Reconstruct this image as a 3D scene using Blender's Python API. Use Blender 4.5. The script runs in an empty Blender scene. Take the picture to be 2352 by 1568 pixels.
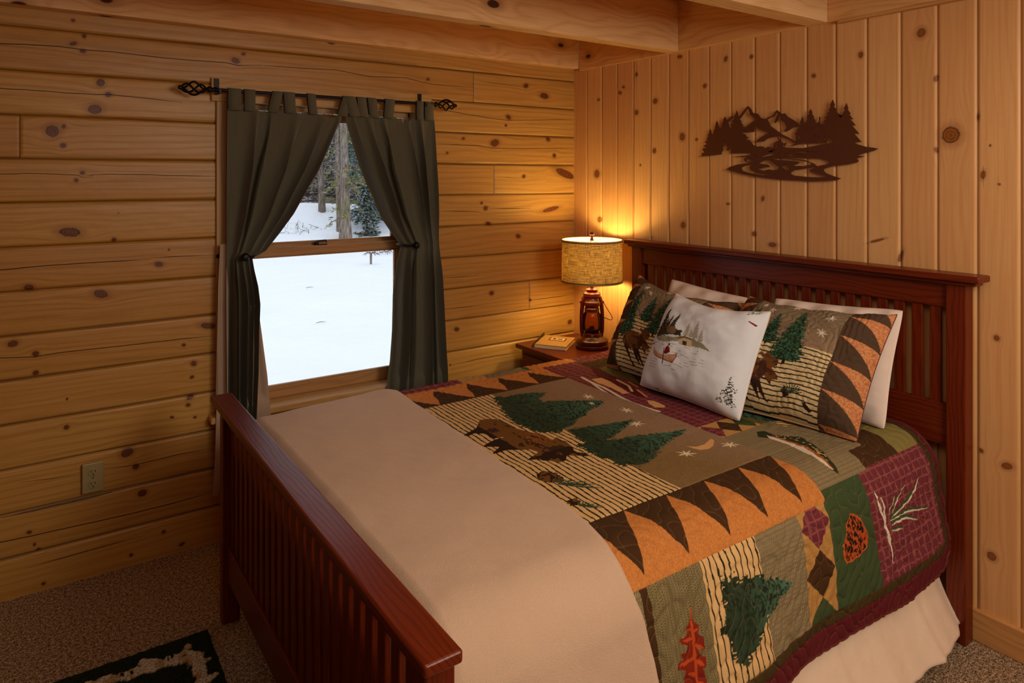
import bpy, bmesh, math, random
import numpy as np
from mathutils import Vector, Matrix
from mathutils.geometry import tessellate_polygon
random.seed(7)
S = bpy.context.scene
COL = S.collection

# ------------------------------------------------------------------ camera, world, lights, exposure
CAM = np.array([-2.56, -3.09, 1.55]); YAW = math.radians(34.597); FPX = 1582.8; HY = 405.1
cd = bpy.data.cameras.new('camera'); cam = bpy.data.objects.new('camera', cd); COL.objects.link(cam)
cam.location = CAM; cam.rotation_euler = (math.pi/2, 0, -YAW)
cd.sensor_width = 36; cd.lens = FPX/2352*36; cd.shift_y = -(784-HY)/2352; cd.clip_start = .05; cd.clip_end = 300
S.camera = cam
S.view_settings.view_transform = 'Standard'; S.view_settings.look = 'None'
S.view_settings.gamma = 1; S.view_settings.use_curve_mapping = False
S.view_settings.exposure = 0.0

W = bpy.data.worlds.new('overcast'); S.world = W; W.use_nodes = True
W.node_tree.nodes['Background'].inputs[0].default_value = (.86, .93, 1.0, 1)
W.node_tree.nodes['Background'].inputs[1].default_value = 1.24

def area(name, loc, target, size, power, color, spread=180, sizey=None):
    l = bpy.data.lights.new(name, 'AREA'); l.energy = power; l.color = color; l.size = size
    if sizey: l.shape = 'RECTANGLE'; l.size_y = sizey
    l.spread = math.radians(spread)
    o = bpy.data.objects.new(name, l); COL.objects.link(o); o.location = loc
    o.rotation_euler = (Vector(target)-Vector(loc)).to_track_quat('-Z', 'Y').to_euler()
    return o
area('unseen_light', (-1.1, -3.7, 2.02), (-.8, -1.1, 1.05), .9, 31, (1, .895, .75))
area('unseen_light', (-2.05, -2.7, 2.12), (-2.0, -1.0, .6), .8, 7.5, (1, .86, .68))  # added soft fill for carpet, footboard cap and window wall, not a room lamp

# ------------------------------------------------------------------ measuring helpers
_F = np.array([math.sin(YAW), math.cos(YAW), 0]); _R = np.array([math.cos(YAW), -math.sin(YAW), 0])
def ray(x, y): return _F + _R*(x-1176)/FPX - np.array([0, 0, 1.])*(y-HY)/FPX
def onX(x, y, v): d = ray(x, y); return CAM + d*(v-CAM[0])/d[0]
def onY(x, y, v): d = ray(x, y); return CAM + d*(v-CAM[1])/d[1]
def onZ(x, y, v): d = ray(x, y); return CAM + d*(v-CAM[2])/d[2]
WA, WB = .03, .035            # plane of the window wall (y) and of the headboard wall (x)

# ------------------------------------------------------------------ numpy noise
def vnoise(x, y, seed=0):
    r = np.random.RandomState(int(seed)).rand(256, 256)
    xi = np.floor(x).astype(int); yi = np.floor(y).astype(int); fx = x-xi; fy = y-yi
    fx = fx*fx*(3-2*fx); fy = fy*fy*(3-2*fy)
    a = r[xi & 255, yi & 255]; b = r[(xi+1) & 255, yi & 255]; c = r[xi & 255, (yi+1) & 255]; d = r[(xi+1) & 255, (yi+1) & 255]
    return a*(1-fx)*(1-fy)+b*fx*(1-fy)+c*(1-fx)*fy+d*fx*fy
def fbm(x, y, seed=0, n=3):
    o = 0; am = .5; t = 0
    for i in range(n): o = o+am*vnoise(x*2**i, y*2**i, seed+i); t += am; am *= .5
    return o/t
def lin(c):
    c = np.asarray(c, float)/255.; return np.where(c <= .04045, c/12.92, ((c+.055)/1.055)**2.4)
def L4(c): return tuple(lin(c))+(1,)
def P(s): return np.array([[float(q) for q in p.split(',')] for p in s.split()])
def inside(x, y, poly):
    m = np.zeros(x.shape, bool); n = len(poly)
    for i in range(n):
        x1, y1 = poly[i]; x2, y2 = poly[(i+1) % n]
        if y1 == y2: continue
        c = ((y1 > y) != (y2 > y)) & (x < (x2-x1)*(y-y1)/(y2-y1)+x1); m ^= c
    return m

# ------------------------------------------------------------------ objects
def link(o, parent=None):
    COL.objects.link(o)
    if parent is not None:
        o.parent = parent
        if parent.type == 'EMPTY': o.location = Vector(o.location)-parent.location
    return o
def thing(name, label, cat, loc=(0, 0, 0), group=None, kind=None):
    o = bpy.data.objects.new(name, None); o.empty_display_size = .05; COL.objects.link(o); o.location = loc
    return tag(o, label, cat, group, kind)
def tag(o, label=None, cat=None, group=None, kind=None):
    if label: o['label'] = label
    if cat: o['category'] = cat
    if group: o['group'] = group
    if kind: o['kind'] = kind
    return o
def npmesh(name, V, Fc, mat, parent=None, smooth=True, attrs=None, col=None, uv=None):
    V = np.ascontiguousarray(V, dtype=np.float32).reshape(-1, 3); Fc = np.ascontiguousarray(Fc, dtype=np.int32)
    k = Fc.shape[1]; me = bpy.data.meshes.new(name)
    me.vertices.add(len(V)); me.vertices.foreach_set('co', V.ravel())
    me.loops.add(Fc.size); me.loops.foreach_set('vertex_index', Fc.ravel())
    me.polygons.add(len(Fc)); me.polygons.foreach_set('loop_start', np.arange(0, Fc.size, k, dtype=np.int32))
    me.polygons.foreach_set('use_smooth', np.full(len(Fc), smooth, dtype=bool))
    me.update(calc_edges=True)
    for n, a in (attrs or {}).items():
        at = me.attributes.new(n, 'FLOAT', 'POINT'); at.data.foreach_set('value', np.ascontiguousarray(a, dtype=np.float32).ravel())
    if col is not None:
        at = me.color_attributes.new('Col', 'FLOAT_COLOR', 'POINT')
        c = np.ones((len(V), 4), np.float32); c[:, :3] = np.asarray(col).reshape(-1, 3); at.data.foreach_set('color', c.ravel())
    if uv is not None:
        u = me.uv_layers.new(name='UVMap'); u.data.foreach_set('uv', np.ascontiguousarray(np.asarray(uv, dtype=np.float32).reshape(-1, 2)[Fc.ravel()]).ravel())
    me.materials.append(mat)
    return link(bpy.data.objects.new(name, me), parent)
def gridfaces(nu, nv, mask=None, flip=False):
    i, j = np.meshgrid(np.arange(nu-1), np.arange(nv-1), indexing='ij'); a = i*nv+j
    f = np.stack([a, a+nv, a+nv+1, a+1], -1)
    if mask is not None: f = f[mask]
    f = f.reshape(-1, 4)
    return f[:, ::-1] if flip else f
class MB:
    """collects boxes, tubes and lathes into one mesh"""
    def __init__(s): s.b = bmesh.new()
    def box(s, lo, hi, bev=0, seg=2, R=None):
        lo, hi = np.minimum(lo, hi), np.maximum(lo, hi); c = (np.array(lo)+hi)/2; d = np.array(hi)-lo
        M = Matrix.Translation(c) @ (R or Matrix.Identity(4)) @ Matrix.Diagonal((*d, 1))
        r = bmesh.ops.create_cube(s.b, size=1, matrix=M)
        if bev:
            e = list({e for v in r['verts'] for e in v.link_edges})
            bmesh.ops.bevel(s.b, geom=e, offset=bev, segments=seg, profile=.5, affect='EDGES')
        return s
    def tube(s, pts, r, n=10, caps=True):
        pts = [Vector(p) for p in pts]; rr = r if hasattr(r, '__len__') else [r]*len(pts); rings = []; up = None
        for i, p in enumerate(pts):
            t = (pts[min(i+1, len(pts)-1)]-pts[max(i-1, 0)]).normalized()
            if up is None: up = t.orthogonal().normalized()
            up = (up-t*up.dot(t)).normalized(); w = t.cross(up)
            rings.append([s.b.verts.new(p+(up*math.cos(a)+w*math.sin(a))*rr[i]) for a in [2*math.pi*k/n for k in range(n)]])
        for a, b in zip(rings, rings[1:]):
            for k in range(n): s.b.faces.new((a[k], a[(k+1) % n], b[(k+1) % n], b[k]))
        if caps: s.b.faces.new(rings[0][::-1]); s.b.faces.new(rings[-1])
        return s
    def lathe(s, prof, o=(0, 0, 0), n=40, M=None):
        rings = []; o = Vector(o)
        for r, z in prof:
            if r < 1e-5: rings.append([s.b.verts.new(o+(M@Vector((0, 0, z)) if M else Vector((0, 0, z))))]); continue
            q = [Vector((r*math.cos(2*math.pi*k/n), r*math.sin(2*math.pi*k/n), z)) for k in range(n)]
            rings.append([s.b.verts.new(o+(M@v if M else v)) for v in q])
        for a, b in zip(rings, rings[1:]):
            for k in range(n):
                f = [a[k % len(a)], a[(k+1) % len(a)], b[(k+1) % len(b)], b[k % len(b)]]
                f = list(dict.fromkeys(f))
                if len(f) > 2: s.b.faces.new(f)
        return s
    def poly(s, outer, holes, f0, f1):
        loops = [outer]+holes; flat = [p for l in loops for p in l]
        tr = tessellate_polygon([[Vector((p[0], p[1], 0)) for p in l] for l in loops])
        A = [s.b.verts.new(f0(p)) for p in flat]; B = [s.b.verts.new(f1(p)) for p in flat]
        for t in tr:
            try: s.b.faces.new([A[i] for i in t]); s.b.faces.new([B[i] for i in t][::-1])
            except ValueError: pass
        k = 0
        for l in loops:
            n = len(l)
            for i in range(n):
                a, b = k+i, k+(i+1) % n
                try: s.b.faces.new((A[a], A[b], B[b], B[a]))
                except ValueError: pass
            k += n
        return s
    def build(s, name, mat, parent=None, smooth=False, ang=40):
        bmesh.ops.recalc_face_normals(s.b, faces=s.b.faces)
        me = bpy.data.meshes.new(name); s.b.to_mesh(me); s.b.free()
        if smooth:
            me.polygons.foreach_set('use_smooth', np.ones(len(me.polygons), bool))
            try: me.set_sharp_from_angle(angle=math.radians(ang))
            except Exception: pass
        me.materials.append(mat)
        return link(bpy.data.objects.new(name, me), parent)

# ------------------------------------------------------------------ materials
class NT:
    def __init__(s, name, rough=.6, spec=.5):
        s.m = bpy.data.materials.new(name); s.m.use_nodes = True; s.t = s.m.node_tree
        s.p = s.t.nodes['Principled BSDF']; s.out = s.t.nodes['Material Output']
        s.p.inputs['Roughness'].default_value = rough; s.p.inputs['Specular IOR Level'].default_value = spec
    def n(s, typ, ins=None, **kw):
        nd = s.t.nodes.new('ShaderNode'+typ)
        for k, v in kw.items(): setattr(nd, k, v)
        for k, v in (ins or {}).items(): s.set(nd.inputs[k], v)
        return nd
    def set(s, i, v):
        if hasattr(v, 'bl_idname') and hasattr(v, 'outputs'): v = v.outputs[0]
        if isinstance(v, bpy.types.NodeSocket): s.t.links.new(v, i)
        else: i.default_value = v
    def math(s, op, a, b=0, c=0, clamp=False):
        return s.n('Math', {0: a, 1: b, 2: c}, operation=op, use_clamp=clamp).outputs[0]
    def mix(s, f, a, b, mode='MIX'):
        nd = s.n('Mix', data_type='RGBA', blend_type=mode); s.set(nd.inputs[0], f); s.set(nd.inputs[6], a); s.set(nd.inputs[7], b); return nd.outputs[2]
    def attr(s, n): return s.n('Attribute', attribute_name=n).outputs['Fac']
    def acol(s, n='Col'): return s.n('Attribute', attribute_name=n).outputs['Color']
    def step(s, v, a, b):
        return s.n('MapRange', {0: v, 1: a, 2: b, 3: 0., 4: 1.}, interpolation_type='SMOOTHSTEP').outputs[0]
    def noise(s, vec, scale, detail=2, rough=.5, dist=0):
        return s.n('TexNoise', {'Vector': vec, 'Scale': scale, 'Detail': detail, 'Roughness': rough, 'Distortion': dist}).outputs[0]
    def comb(s, x, y, z): return s.n('CombineXYZ', {0: x, 1: y, 2: z}).outputs[0]
    def ramp(s, v, *st):
        r = s.n('ValToRGB'); s.set(r.inputs[0], v); e = r.color_ramp.elements
        for i, (p, c) in enumerate(st):
            q = e[i] if i < 2 else e.new(p); q.position = p; q.color = c
        return r.outputs[0]
    def bump(s, h, dist, strength=1.):
        return s.n('Bump', {'Height': h, 'Distance': dist, 'Strength': strength}).outputs[0]
    def fin(s, col=None, nrm=None, rough=None):
        if col is not None: s.set(s.p.inputs['Base Color'], col)
        if nrm is not None: s.set(s.p.inputs['Normal'], nrm)
        if rough is not None: s.set(s.p.inputs['Roughness'], rough)
        return s.m
def flat(name, c, rough=.6, spec=.5, metal=0, bump=0, scale=60):
    t = NT(name, rough, spec); t.p.inputs['Metallic'].default_value = metal
    co = t.n('TexCoord').outputs['Object']; n = t.noise(co, scale, 3)
    col = t.mix(t.math('MULTIPLY', n, .35), L4(c), tuple(v*.7 for v in L4(c)[:3])+(1,))
    return t.fin(col, t.bump(n, bump) if bump else None)

def pine_attr(name, light, mid, dark, rough=.42, rw=.16, kl=0.):
    """boards whose grain coordinates, knots and checks are stored on the mesh"""
    t = NT(name, rough, .4)
    gu, gv, kd, ck, bt = [t.attr(a) for a in ('gu', 'gv', 'kd', 'ck', 'bt')]
    sd = t.math('MULTIPLY', bt, 37.)
    fine = t.noise(t.comb(t.math('MULTIPLY', gu, 3.), t.math('MULTIPLY', gv, 170.), sd), 1., 3, .6)
    low = t.noise(t.comb(t.math('MULTIPLY', gu, .9), t.math('MULTIPLY', gv, 7.), sd), 1., 2)
    ph = t.math('ADD', t.math('MULTIPLY', gv, 210.), t.math('MULTIPLY', low, 30.))
    ring = t.math('POWER', t.math('MULTIPLY_ADD', t.math('SINE', ph), .5, .5), 2.5)
    blot = t.noise(t.comb(t.math('MULTIPLY', gu, 5.), t.math('MULTIPLY', gv, 22.), sd), 1., 2)
    g = t.math('ADD', t.math('MULTIPLY', fine, .55), t.math('MULTIPLY', ring, rw))
    c = t.ramp(g, (.12, light), (.75, dark), (.38, mid))
    c = t.mix(t.step(blot, .5, .85), c, mid)
    c = t.mix(1., c, t.n('CombineColor', {0: t.math('MULTIPLY_ADD', bt, .16, .90), 1: t.math('MULTIPLY_ADD', bt, .25, .83), 2: t.math('MULTIPLY_ADD', bt, .3, .78)}).outputs[0], 'MULTIPLY')
    kn2 = t.noise(t.comb(t.math('MULTIPLY', gu, 90.), t.math('MULTIPLY', gv, 130.), sd), 1., 2, .7)
    kn = t.math('ADD', kd, t.math('MULTIPLY', t.math('SUBTRACT', t.math('ADD', blot, kn2), 1.), .42))
    halo = t.math('SUBTRACT', 1., t.step(kn, .9, 2.1)); c = t.mix(t.math('MULTIPLY', halo, .38), c, L4((122, 62, 24)))
    rk = t.math('SINE', t.math('MULTIPLY', kn, 17.))
    kc = t.mix(t.math('MULTIPLY_ADD', rk, .25, .48-kl), L4((134+int(90*kl), 72+int(80*kl), 26+int(50*kl))), L4((60, 28, 9)))
    kc = t.mix(t.step(kn, .7, .98), kc, L4((48, 20, 8)))
    c = t.mix(t.math('SUBTRACT', 1., t.step(kn, .82, 1.04)), c, kc)
    crk = t.math('MULTIPLY', t.math('SUBTRACT', 1., t.step(t.math('ABSOLUTE', ck), .0007, .0017)), t.math('GREATER_THAN', t.attr('cm'), .9)); crk = t.math('MAXIMUM', crk, t.math('SUBTRACT', 1., t.step(t.attr('gp'), .0010, .0022))); c = t.mix(t.math('MULTIPLY', crk, .9), c, L4((50, 23, 9)))
    h = t.math('ADD', t.math('MULTIPLY', g, .25), t.math('MULTIPLY', crk, -2.5))
    return t.fin(c, t.bump(h, .0012), t.math('MULTIPLY_ADD', g, .18, rough-.06))
def pine_obj(name, light, mid, dark, axis='X', knots=True, rough=.5, seed=0., k=1.):
    t = NT(name, rough, .35)
    sp = t.n('SeparateXYZ', {0: t.n('TexCoord').outputs['Object']})
    ax = 'XYZ'.index(axis); u = sp.outputs[ax]; o = [sp.outputs[i] for i in range(3) if i != ax]
    v = t.math('ADD', o[0], t.math('MULTIPLY', o[1], .83))
    low = t.noise(t.comb(t.math('MULTIPLY', u, 1.6), t.math('MULTIPLY', v, 8.), seed), 1., 2, .5)
    vo = t.n('TexVoronoi', {'Vector': t.comb(t.math('MULTIPLY', u, 3.2), t.math('MULTIPLY', v, 7.), seed), 'Scale': 1.})
    vd = vo.outputs['Distance']; sel = t.math('GREATER_THAN', t.n('SeparateColor', {0: vo.outputs['Color']}).outputs[0], .45)
    ph = t.math('ADD', t.math('MULTIPLY', v, 170.*k), t.math('MULTIPLY', low, 38.))
    if knots: ph = t.math('ADD', ph, t.math('MULTIPLY', t.math('SUBTRACT', 1., t.step(vd, 0., .5)), 9.))
    ring = t.math('POWER', t.math('MULTIPLY_ADD', t.math('SINE', ph), .5, .5), 2.)
    fine = t.noise(t.comb(t.math('MULTIPLY', u, 5.), t.math('MULTIPLY', v, 260.*k), seed), 1., 3)
    g = t.math('ADD', t.math('MULTIPLY', fine, .5), t.math('MULTIPLY', ring, .17))
    c = t.ramp(g, (.12, light), (.75, dark), (.4, mid))
    if knots:
        kk = t.math('MULTIPLY', t.math('SUBTRACT', 1., t.step(vd, .075, .11)), sel)
        kh = t.math('MULTIPLY', t.math('SUBTRACT', 1., t.step(vd, .1, .26)), sel)
        c = t.mix(t.math('MULTIPLY', kh, .35), c, L4((130, 70, 30))); c = t.mix(kk, c, L4((75, 36, 18)))
    return t.fin(c, t.bump(g, .0006), t.math('MULTIPLY_ADD', g, .15, rough-.05))

LW, MW, DW = L4((222, 164, 96)), L4((205, 142, 74)), L4((168, 104, 46))
M = {}
M['logwall'] = pine_attr('honey_pine_logs', L4((204, 158, 86)), L4((187, 137, 65)), L4((140, 93, 38)))
M['boards'] = pine_attr('knotty_pine_boards', L4((232, 183, 124)), L4((222, 166, 106)), L4((186, 125, 70)), rw=.10, kl=.25)
M['plainA'] = pine_obj('pine_wall_plain', LW, MW, DW, 'X', rough=.5)
M['beam'] = pine_obj('rough_pine_beam', L4((244, 204, 150)), L4((228, 182, 124)), L4((184, 134, 82)), 'X', rough=.65)
M['ledger'] = pine_obj('rough_pine_ledger', L4((240, 192, 130)), L4((224, 166, 100)), L4((170, 106, 52)), 'Y', rough=.65)
M['casing'] = pine_obj('pine_casing', L4((200, 160, 110)), L4((184, 140, 90)), L4((154, 112, 66)), 'Z', knots=False)
M['casingX'] = pine_obj('pine_casing_flat', L4((208, 164, 102)), L4((190, 142, 80)), L4((156, 110, 58)), 'X', knots=False)
M['sash'] = pine_obj('pine_sash', L4((188, 142, 90)), L4((170, 122, 72)), L4((140, 96, 52)), 'X', knots=False)
M['base'] = pine_obj('pine_baseboard', L4((214, 162, 100)), L4((196, 140, 80)), L4((166, 112, 58)), 'Y', knots=False)
def cherry(name, axis, a=(120, 42, 9), b=(92, 27, 6), c=(62, 16, 4), rough=.34):
    t = NT(name, rough, .36); t.p.inputs['Coat Weight'].default_value = .04; t.p.inputs['Coat Roughness'].default_value = .18
    sp = t.n('SeparateXYZ', {0: t.n('TexCoord').outputs['Object']}); ax = 'XYZ'.index(axis); u = sp.outputs[ax]
    o = [sp.outputs[i] for i in range(3) if i != ax]; v = t.math('ADD', o[0], t.math('MULTIPLY', o[1], .7))
    low = t.noise(t.comb(t.math('MULTIPLY', u, 2.2), t.math('MULTIPLY', v, 12.), 0.), 1., 2)
    ring = t.math('POWER', t.math('MULTIPLY_ADD', t.math('SINE', t.math('ADD', t.math('MULTIPLY', v, 520.), t.math('MULTIPLY', low, 34.))), .5, .5), 3.)
    pore = t.noise(t.comb(t.math('MULTIPLY', u, 9.), t.math('MULTIPLY', v, 500.), 0.), 1., 2)
    g = t.math('ADD', t.math('MULTIPLY', ring, .22), t.math('MULTIPLY', pore, .5))
    return t.fin(t.ramp(g, (.1, L4(a)), (.85, L4(c)), (.45, L4(b))), t.bump(g, .0003), t.math('MULTIPLY_ADD', g, .15, rough-.04))
for q in 'XYZ': M['cherry'+q] = cherry('cherry_stained_oak_'+q, q)
M['iron'] = flat('black_iron', (26, 22, 24), .45, .5, .6, .0004, 90)
M['artmetal'] = flat('rusty_brown_steel', (96, 50, 26), .55, .4, .1)
M['plate'] = flat('almond_plastic', (170, 152, 104), .35)
M['slot'] = flat('dark_slot', (40, 32, 20), .6)
M['brass'] = flat('brushed_nickel', (170, 160, 145), .3, .5, 1)

def cloth(name, c1, c2, scale=900, rough=.9, bump=.0006, sheen=.2, blot=.25):
    t = NT(name, rough, .2); t.p.inputs['Sheen Weight'].default_value = sheen
    co = t.n('TexCoord').outputs['Object']
    w = t.noise(co, scale, 2); b = t.noise(co, 5., 4, .6)
    c = t.mix(w, L4(c1), L4(c2)); c = t.mix(t.math('MULTIPLY', t.step(b, .35, .7), blot), c, L4(c2))
    return t.fin(c, t.bump(t.math('ADD', w, t.math('MULTIPLY', b, 2.)), bump))
M['curtain'] = cloth('sage_drapery', (106, 102, 84), (86, 82, 64), 700)
M['lining'] = cloth('cream_lining', (186, 158, 136), (170, 142, 120), 500)
M['fleece'] = cloth('tan_fleece', (214, 184, 156), (194, 162, 134), 420, .95, .0012, .15, .3)
M['sheet'] = cloth('cream_sheet', (238, 214, 188), (228, 202, 174), 900, .85, .0004, .1)
M['whitecase'] = cloth('white_pillowcase', (240, 222, 208), (232, 210, 194), 900, .85, .0004, .1)
def painted(name, scale=700, str_=.16, bump=.0008, rough=.9):
    t = NT(name, rough, .06); co = t.n('TexCoord').outputs['UV']; w = t.noise(co, scale, 2, .6)
    c = t.mix(1., t.acol(), t.n('CombineColor', {i: t.math('MULTIPLY_ADD', w, str_*2, 1-str_) for i in range(3)}).outputs[0], 'MULTIPLY')
    return t.fin(c, t.bump(w, bump))
M['quilt'] = painted('patchwork_cotton', 900, .22, .0010)
M['throwcloth'] = painted('printed_linen', 900, .06, .0005)
t = NT('carpet', .95, .1); co = t.n('TexCoord').outputs['Object']
n1 = t.noise(co, 210., 2, .7); n2 = t.noise(co, 90., 2, .6); n3 = t.noise(co, 6., 2)
c = t.ramp(t.math('ADD', t.math('MULTIPLY', n1, .65), t.math('MULTIPLY', n2, .35)), (.38, L4((84, 58, 38))), (.62, L4((252, 230, 196))), (.5, L4((180, 146, 110))))
M['carpet'] = t.fin(c, t.bump(t.math('ADD', n1, n2), .012))
t = NT('rug_wool', .95, .1); co = t.n('TexCoord').outputs['Object']; n1 = t.noise(co, 160., 2, .7)
M['rug'] = t.fin(t.mix(1., t.acol(), t.ramp(n1, (.3, (.35, .35, .35, 1)), (.7, (1.2, 1.2, 1.2, 1))), 'MULTIPLY'), t.bump(n1, .01))
t = NT('window_glass', .02, .5); tr = t.n('BsdfTransparent'); gl = t.n('BsdfGlossy', {'Roughness': .02}); fr = t.n('Fresnel', {'IOR': 1.25})
mx = t.n('MixShader', {0: fr, 1: tr, 2: gl}); t.t.links.new(mx.outputs[0], t.out.inputs[0]); M['glass'] = t.m
t = NT('amber_globe', .05, .5); tr = t.n('BsdfTransparent', {0: L4((196, 150, 92))}); gl = t.n('BsdfGlossy', {'Roughness': .05}); fr = t.n('Fresnel', {'IOR': 1.4})
mx = t.n('MixShader', {0: fr, 1: tr, 2: gl}); t.t.links.new(mx.outputs[0], t.out.inputs[0]); M['globe'] = t.m
t = NT('burlap_shade', .9, .1); uvn = t.n('TexCoord').outputs['UV']; su = t.n('SeparateXYZ', {0: uvn})
wx = t.noise(t.comb(t.math('MULTIPLY', su.outputs[0], 300.), t.math('MULTIPLY', su.outputs[1], 22.), 0.), 1., 2, .7)
wy = t.noise(t.comb(t.math('MULTIPLY', su.outputs[0], 16.), t.math('MULTIPLY', su.outputs[1], 300.), 3.), 1., 2, .7)
g = t.math('MULTIPLY_ADD', wy, .6, t.math('MULTIPLY', wx, .4))
c = t.ramp(g, (.38, L4((126, 92, 42))), (.62, L4((240, 200, 118))))
df = t.n('BsdfDiffuse', {0: c}); tl = t.n('BsdfTranslucent', {0: c}); mx = t.n('MixShader', {0: .10, 1: df, 2: tl}); t.t.links.new(mx.outputs[0], t.out.inputs[0]); M['shade'] = t.m
t = NT('cream_liner', .9, .1); df = t.n('BsdfDiffuse', {0: L4((248, 238, 214))}); tl = t.n('BsdfTranslucent', {0: L4((248, 238, 214))}); mx = t.n('MixShader', {0: .35, 1: df, 2: tl}); t.t.links.new(mx.outputs[0], t.out.inputs[0]); M['shadein'] = t.m
M['redpaint'] = flat('oxblood_enamel', (84, 16, 10), .28, .5)
M['trimred'] = flat('maroon_trim', (96, 28, 20), .7)
M['bookcover'] = flat('tan_book_cloth', (196, 146, 78), .6)
M['bookpage'] = flat('paper', (236, 214, 170), .8)
M['black'] = flat('black_plastic', (28, 22, 20), .4)
t = NT('bulb', .5); em = t.n('Emission', {0: (1, .73, .27, 1), 1: 165.}); t.t.links.new(em.outputs[0], t.out.inputs[0]); M['bulb'] = t.m

# ------------------------------------------------------------------ window wall: squared logs with V joints
KNA = [(168,47,5,4),(193,83,5,5),(168,100,10,5),(190,117,7,5),(559,124,5,4),(541,139,10,7),(231,190,11,9),(249,217,8,6),(218,251,17,11),(120,301,16,14),(146,290,5,5),(145,334,7,6),(189,397,6,5),(175,414,6,5),(160,533,26,11),(262,550,6,5),(365,607,10,6),(66,660,12,7),(232,675,17,9),(388,573,3,3),(272,489,2,2),
(30,789,13,8),(82,812,8,6),(82,856,8,6),(478,748,18,7),(422,792,5,4),(445,835,7,6),(441,866,5,4),(154,916,3,3),(153,981,6,5),(437,912,9,5),(432,930,6,4),(395,958,5,3),(448,958,4,3),(292,1039,15,10),(312,1071,7,6),(327,1132,11,8),(67,1222,6,4),(79,1250,4,4),(88,1262,6,4),(376,1221,5,4),(418,1249,7,4),(301,1274,5,4),(298,1306,4,3),(100,1340,5,4),
(983,182,4,3),(1208,197,5,5),(1250,220,10,7),(1168,269,6,5),(1162,288,3,3),(1064,318,4,3),(1137,328,10,8),(1259,320,5,5),(1273,357,4,5),(1027,351,3,3),(1203,405,4,4),(1298,399,22,9),(1115,478,5,5),(1106,466,3,3),(1266,480,20,5),(1122,513,7,4),(1190,542,6,5),(1129,673,5,5),(1218,689,3,3),(1309,739,5,5),(1049,756,6,5),(1034,838,2,2),(760,98,8,4)]
CRA = ['-80,98 60,102 140,107 190,114 260,119 350,130 430,138 520,144 545,150 600,150', '590,149 700,157 770,160 850,176 930,178 970,189 1000,194 1088,201',
'-80,199 60,206 150,213 220,217 250,217 330,225 420,235', '-80,402 70,398 180,402 188,407 240,406', '180,403 250,400 330,401 400,403 495,405',
'-80,628 80,612 180,605 300,598 345,595', '330,596 345,593 400,589 495,586', '-80,825 80,819 150,808 300,792 420,778 495,771', '45,1107 120,1099 190,1083', '238,1075 300,1070 400,1046 490,1028',
'-80,1262 80,1229 150,1213 300,1180 400,1155 489,1130', '995,248 1060,260 1130,272 1165,276 1200,276 1318,274', '1003,331 1060,333 1100,334 1130,340 1200,341 1318,340',
'1137,406 1200,409', '1007,484 1100,486', '1125,480 1220,478', '1018,710 1080,704 1112,701', '1040,838 1110,822 1200,808', '1095,186 1150,193 1205,200', '60,1305 200,1265 330,1230', '1210,690 1260,684 1318,676', '1010,640 1100,632']
def knotwall(u, z, knots, cracks, bt, seed):
    """u, z 2-D grids in metres; returns the grain attributes of a boarded wall"""
    kd = np.full(u.shape, 9.); gv = z.copy()
    for (ku, kz, ru, rz) in knots:
        m = (np.abs(u-ku) < .14) & (np.abs(z-kz) < .06)
        if not m.any(): continue
        du, dz = u[m]-ku, z[m]-kz
        an = .35*math.sin(ku*91+kz*57); c, s = math.cos(an), math.sin(an)
        d = np.sqrt(((du*c+dz*s)/ru)**2+((dz*c-du*s)/rz)**2); kd[m] = np.minimum(kd[m], d)
        gv[m] -= .85*dz*np.exp(-(du/(ru*3.))**2-(dz/(rz*2.6))**2)
    cd_ = np.full(u.shape, .05); cm = np.zeros(u.shape)
    for cu, cz, w in cracks:
        o = np.argsort(cu); cu, cz = np.array(cu)[o], np.array(cz)[o]
        m = (u > cu[0]) & (u < cu[-1]); zc = np.interp(u, cu, cz)+.0009*(vnoise(u*40, u*0+seed, seed)-.5)
        taper = np.clip(np.minimum(u-cu[0], cu[-1]-u)/.10, .30, 1.)
        d = (z-zc)/(taper*w); m &= np.abs(z-zc) < .010; m &= np.abs(d) < np.abs(cd_); cd_ = np.where(m, d, cd_); cm[m] = 1
    return dict(gu=u, gv=gv+seed, kd=np.minimum(kd, 6.), ck=cd_, cm=cm, gp=np.full(u.shape, .05), bt=bt)
def joint(d, half, depth): return depth*np.clip(1-np.abs(d)/half, 0, 1)**.8
Z0, PZ = -.0115, .16275
xs = np.concatenate([np.linspace(-4.6, -2.86, 60)[:-1], np.arange(-2.86, WB, .0040), [WB]])
zs = np.concatenate([[-.05], Z0+PZ/40*np.arange(3, 545)]); zs = zs[zs < 2.42]
X, Zg = np.meshgrid(xs, zs, indexing='ij')
k = np.floor((Zg-Z0)/PZ); fr = (Zg-Z0)/PZ-k; dz = np.minimum(fr, 1-fr)*PZ
but = [(46, 314, 4), (1088.5, 202, 2), (1135, 413, 5), (1216.5, 677, 10)]
dep = joint(dz, .0075, .008)+.0022*(1-np.clip(dz/.05, 0, 1))**2
seg = np.zeros(X.shape)
for bx, by, _ in but:
    p = onY(bx, by, WA); kk = math.floor((p[2]-Z0)/PZ); m = k == kk
    dep = np.where(m, np.maximum(dep, joint(X-p[0], .005, .007)), dep); seg = np.where(m & (X > p[0]), seg+1, seg)
bt = np.random.RandomState(5).rand(40)[(k+3).astype(int) % 40]; bt = (bt+seg*.37) % 1.
dep += .0025*(fbm(X*1.3, k*7.7, 9)-.5)+.0012*(fbm(X*14, Zg*30, 3)-.5)
kn = [];
for x, y, rx, ry in KNA:
    p = onY(x, y, WA); q = onY(x+rx, y, WA); r_ = onY(x, y+ry, WA); kn.append((p[0], p[2], abs(q[0]-p[0]), abs(r_[2]-p[2])))
ck = []
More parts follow.
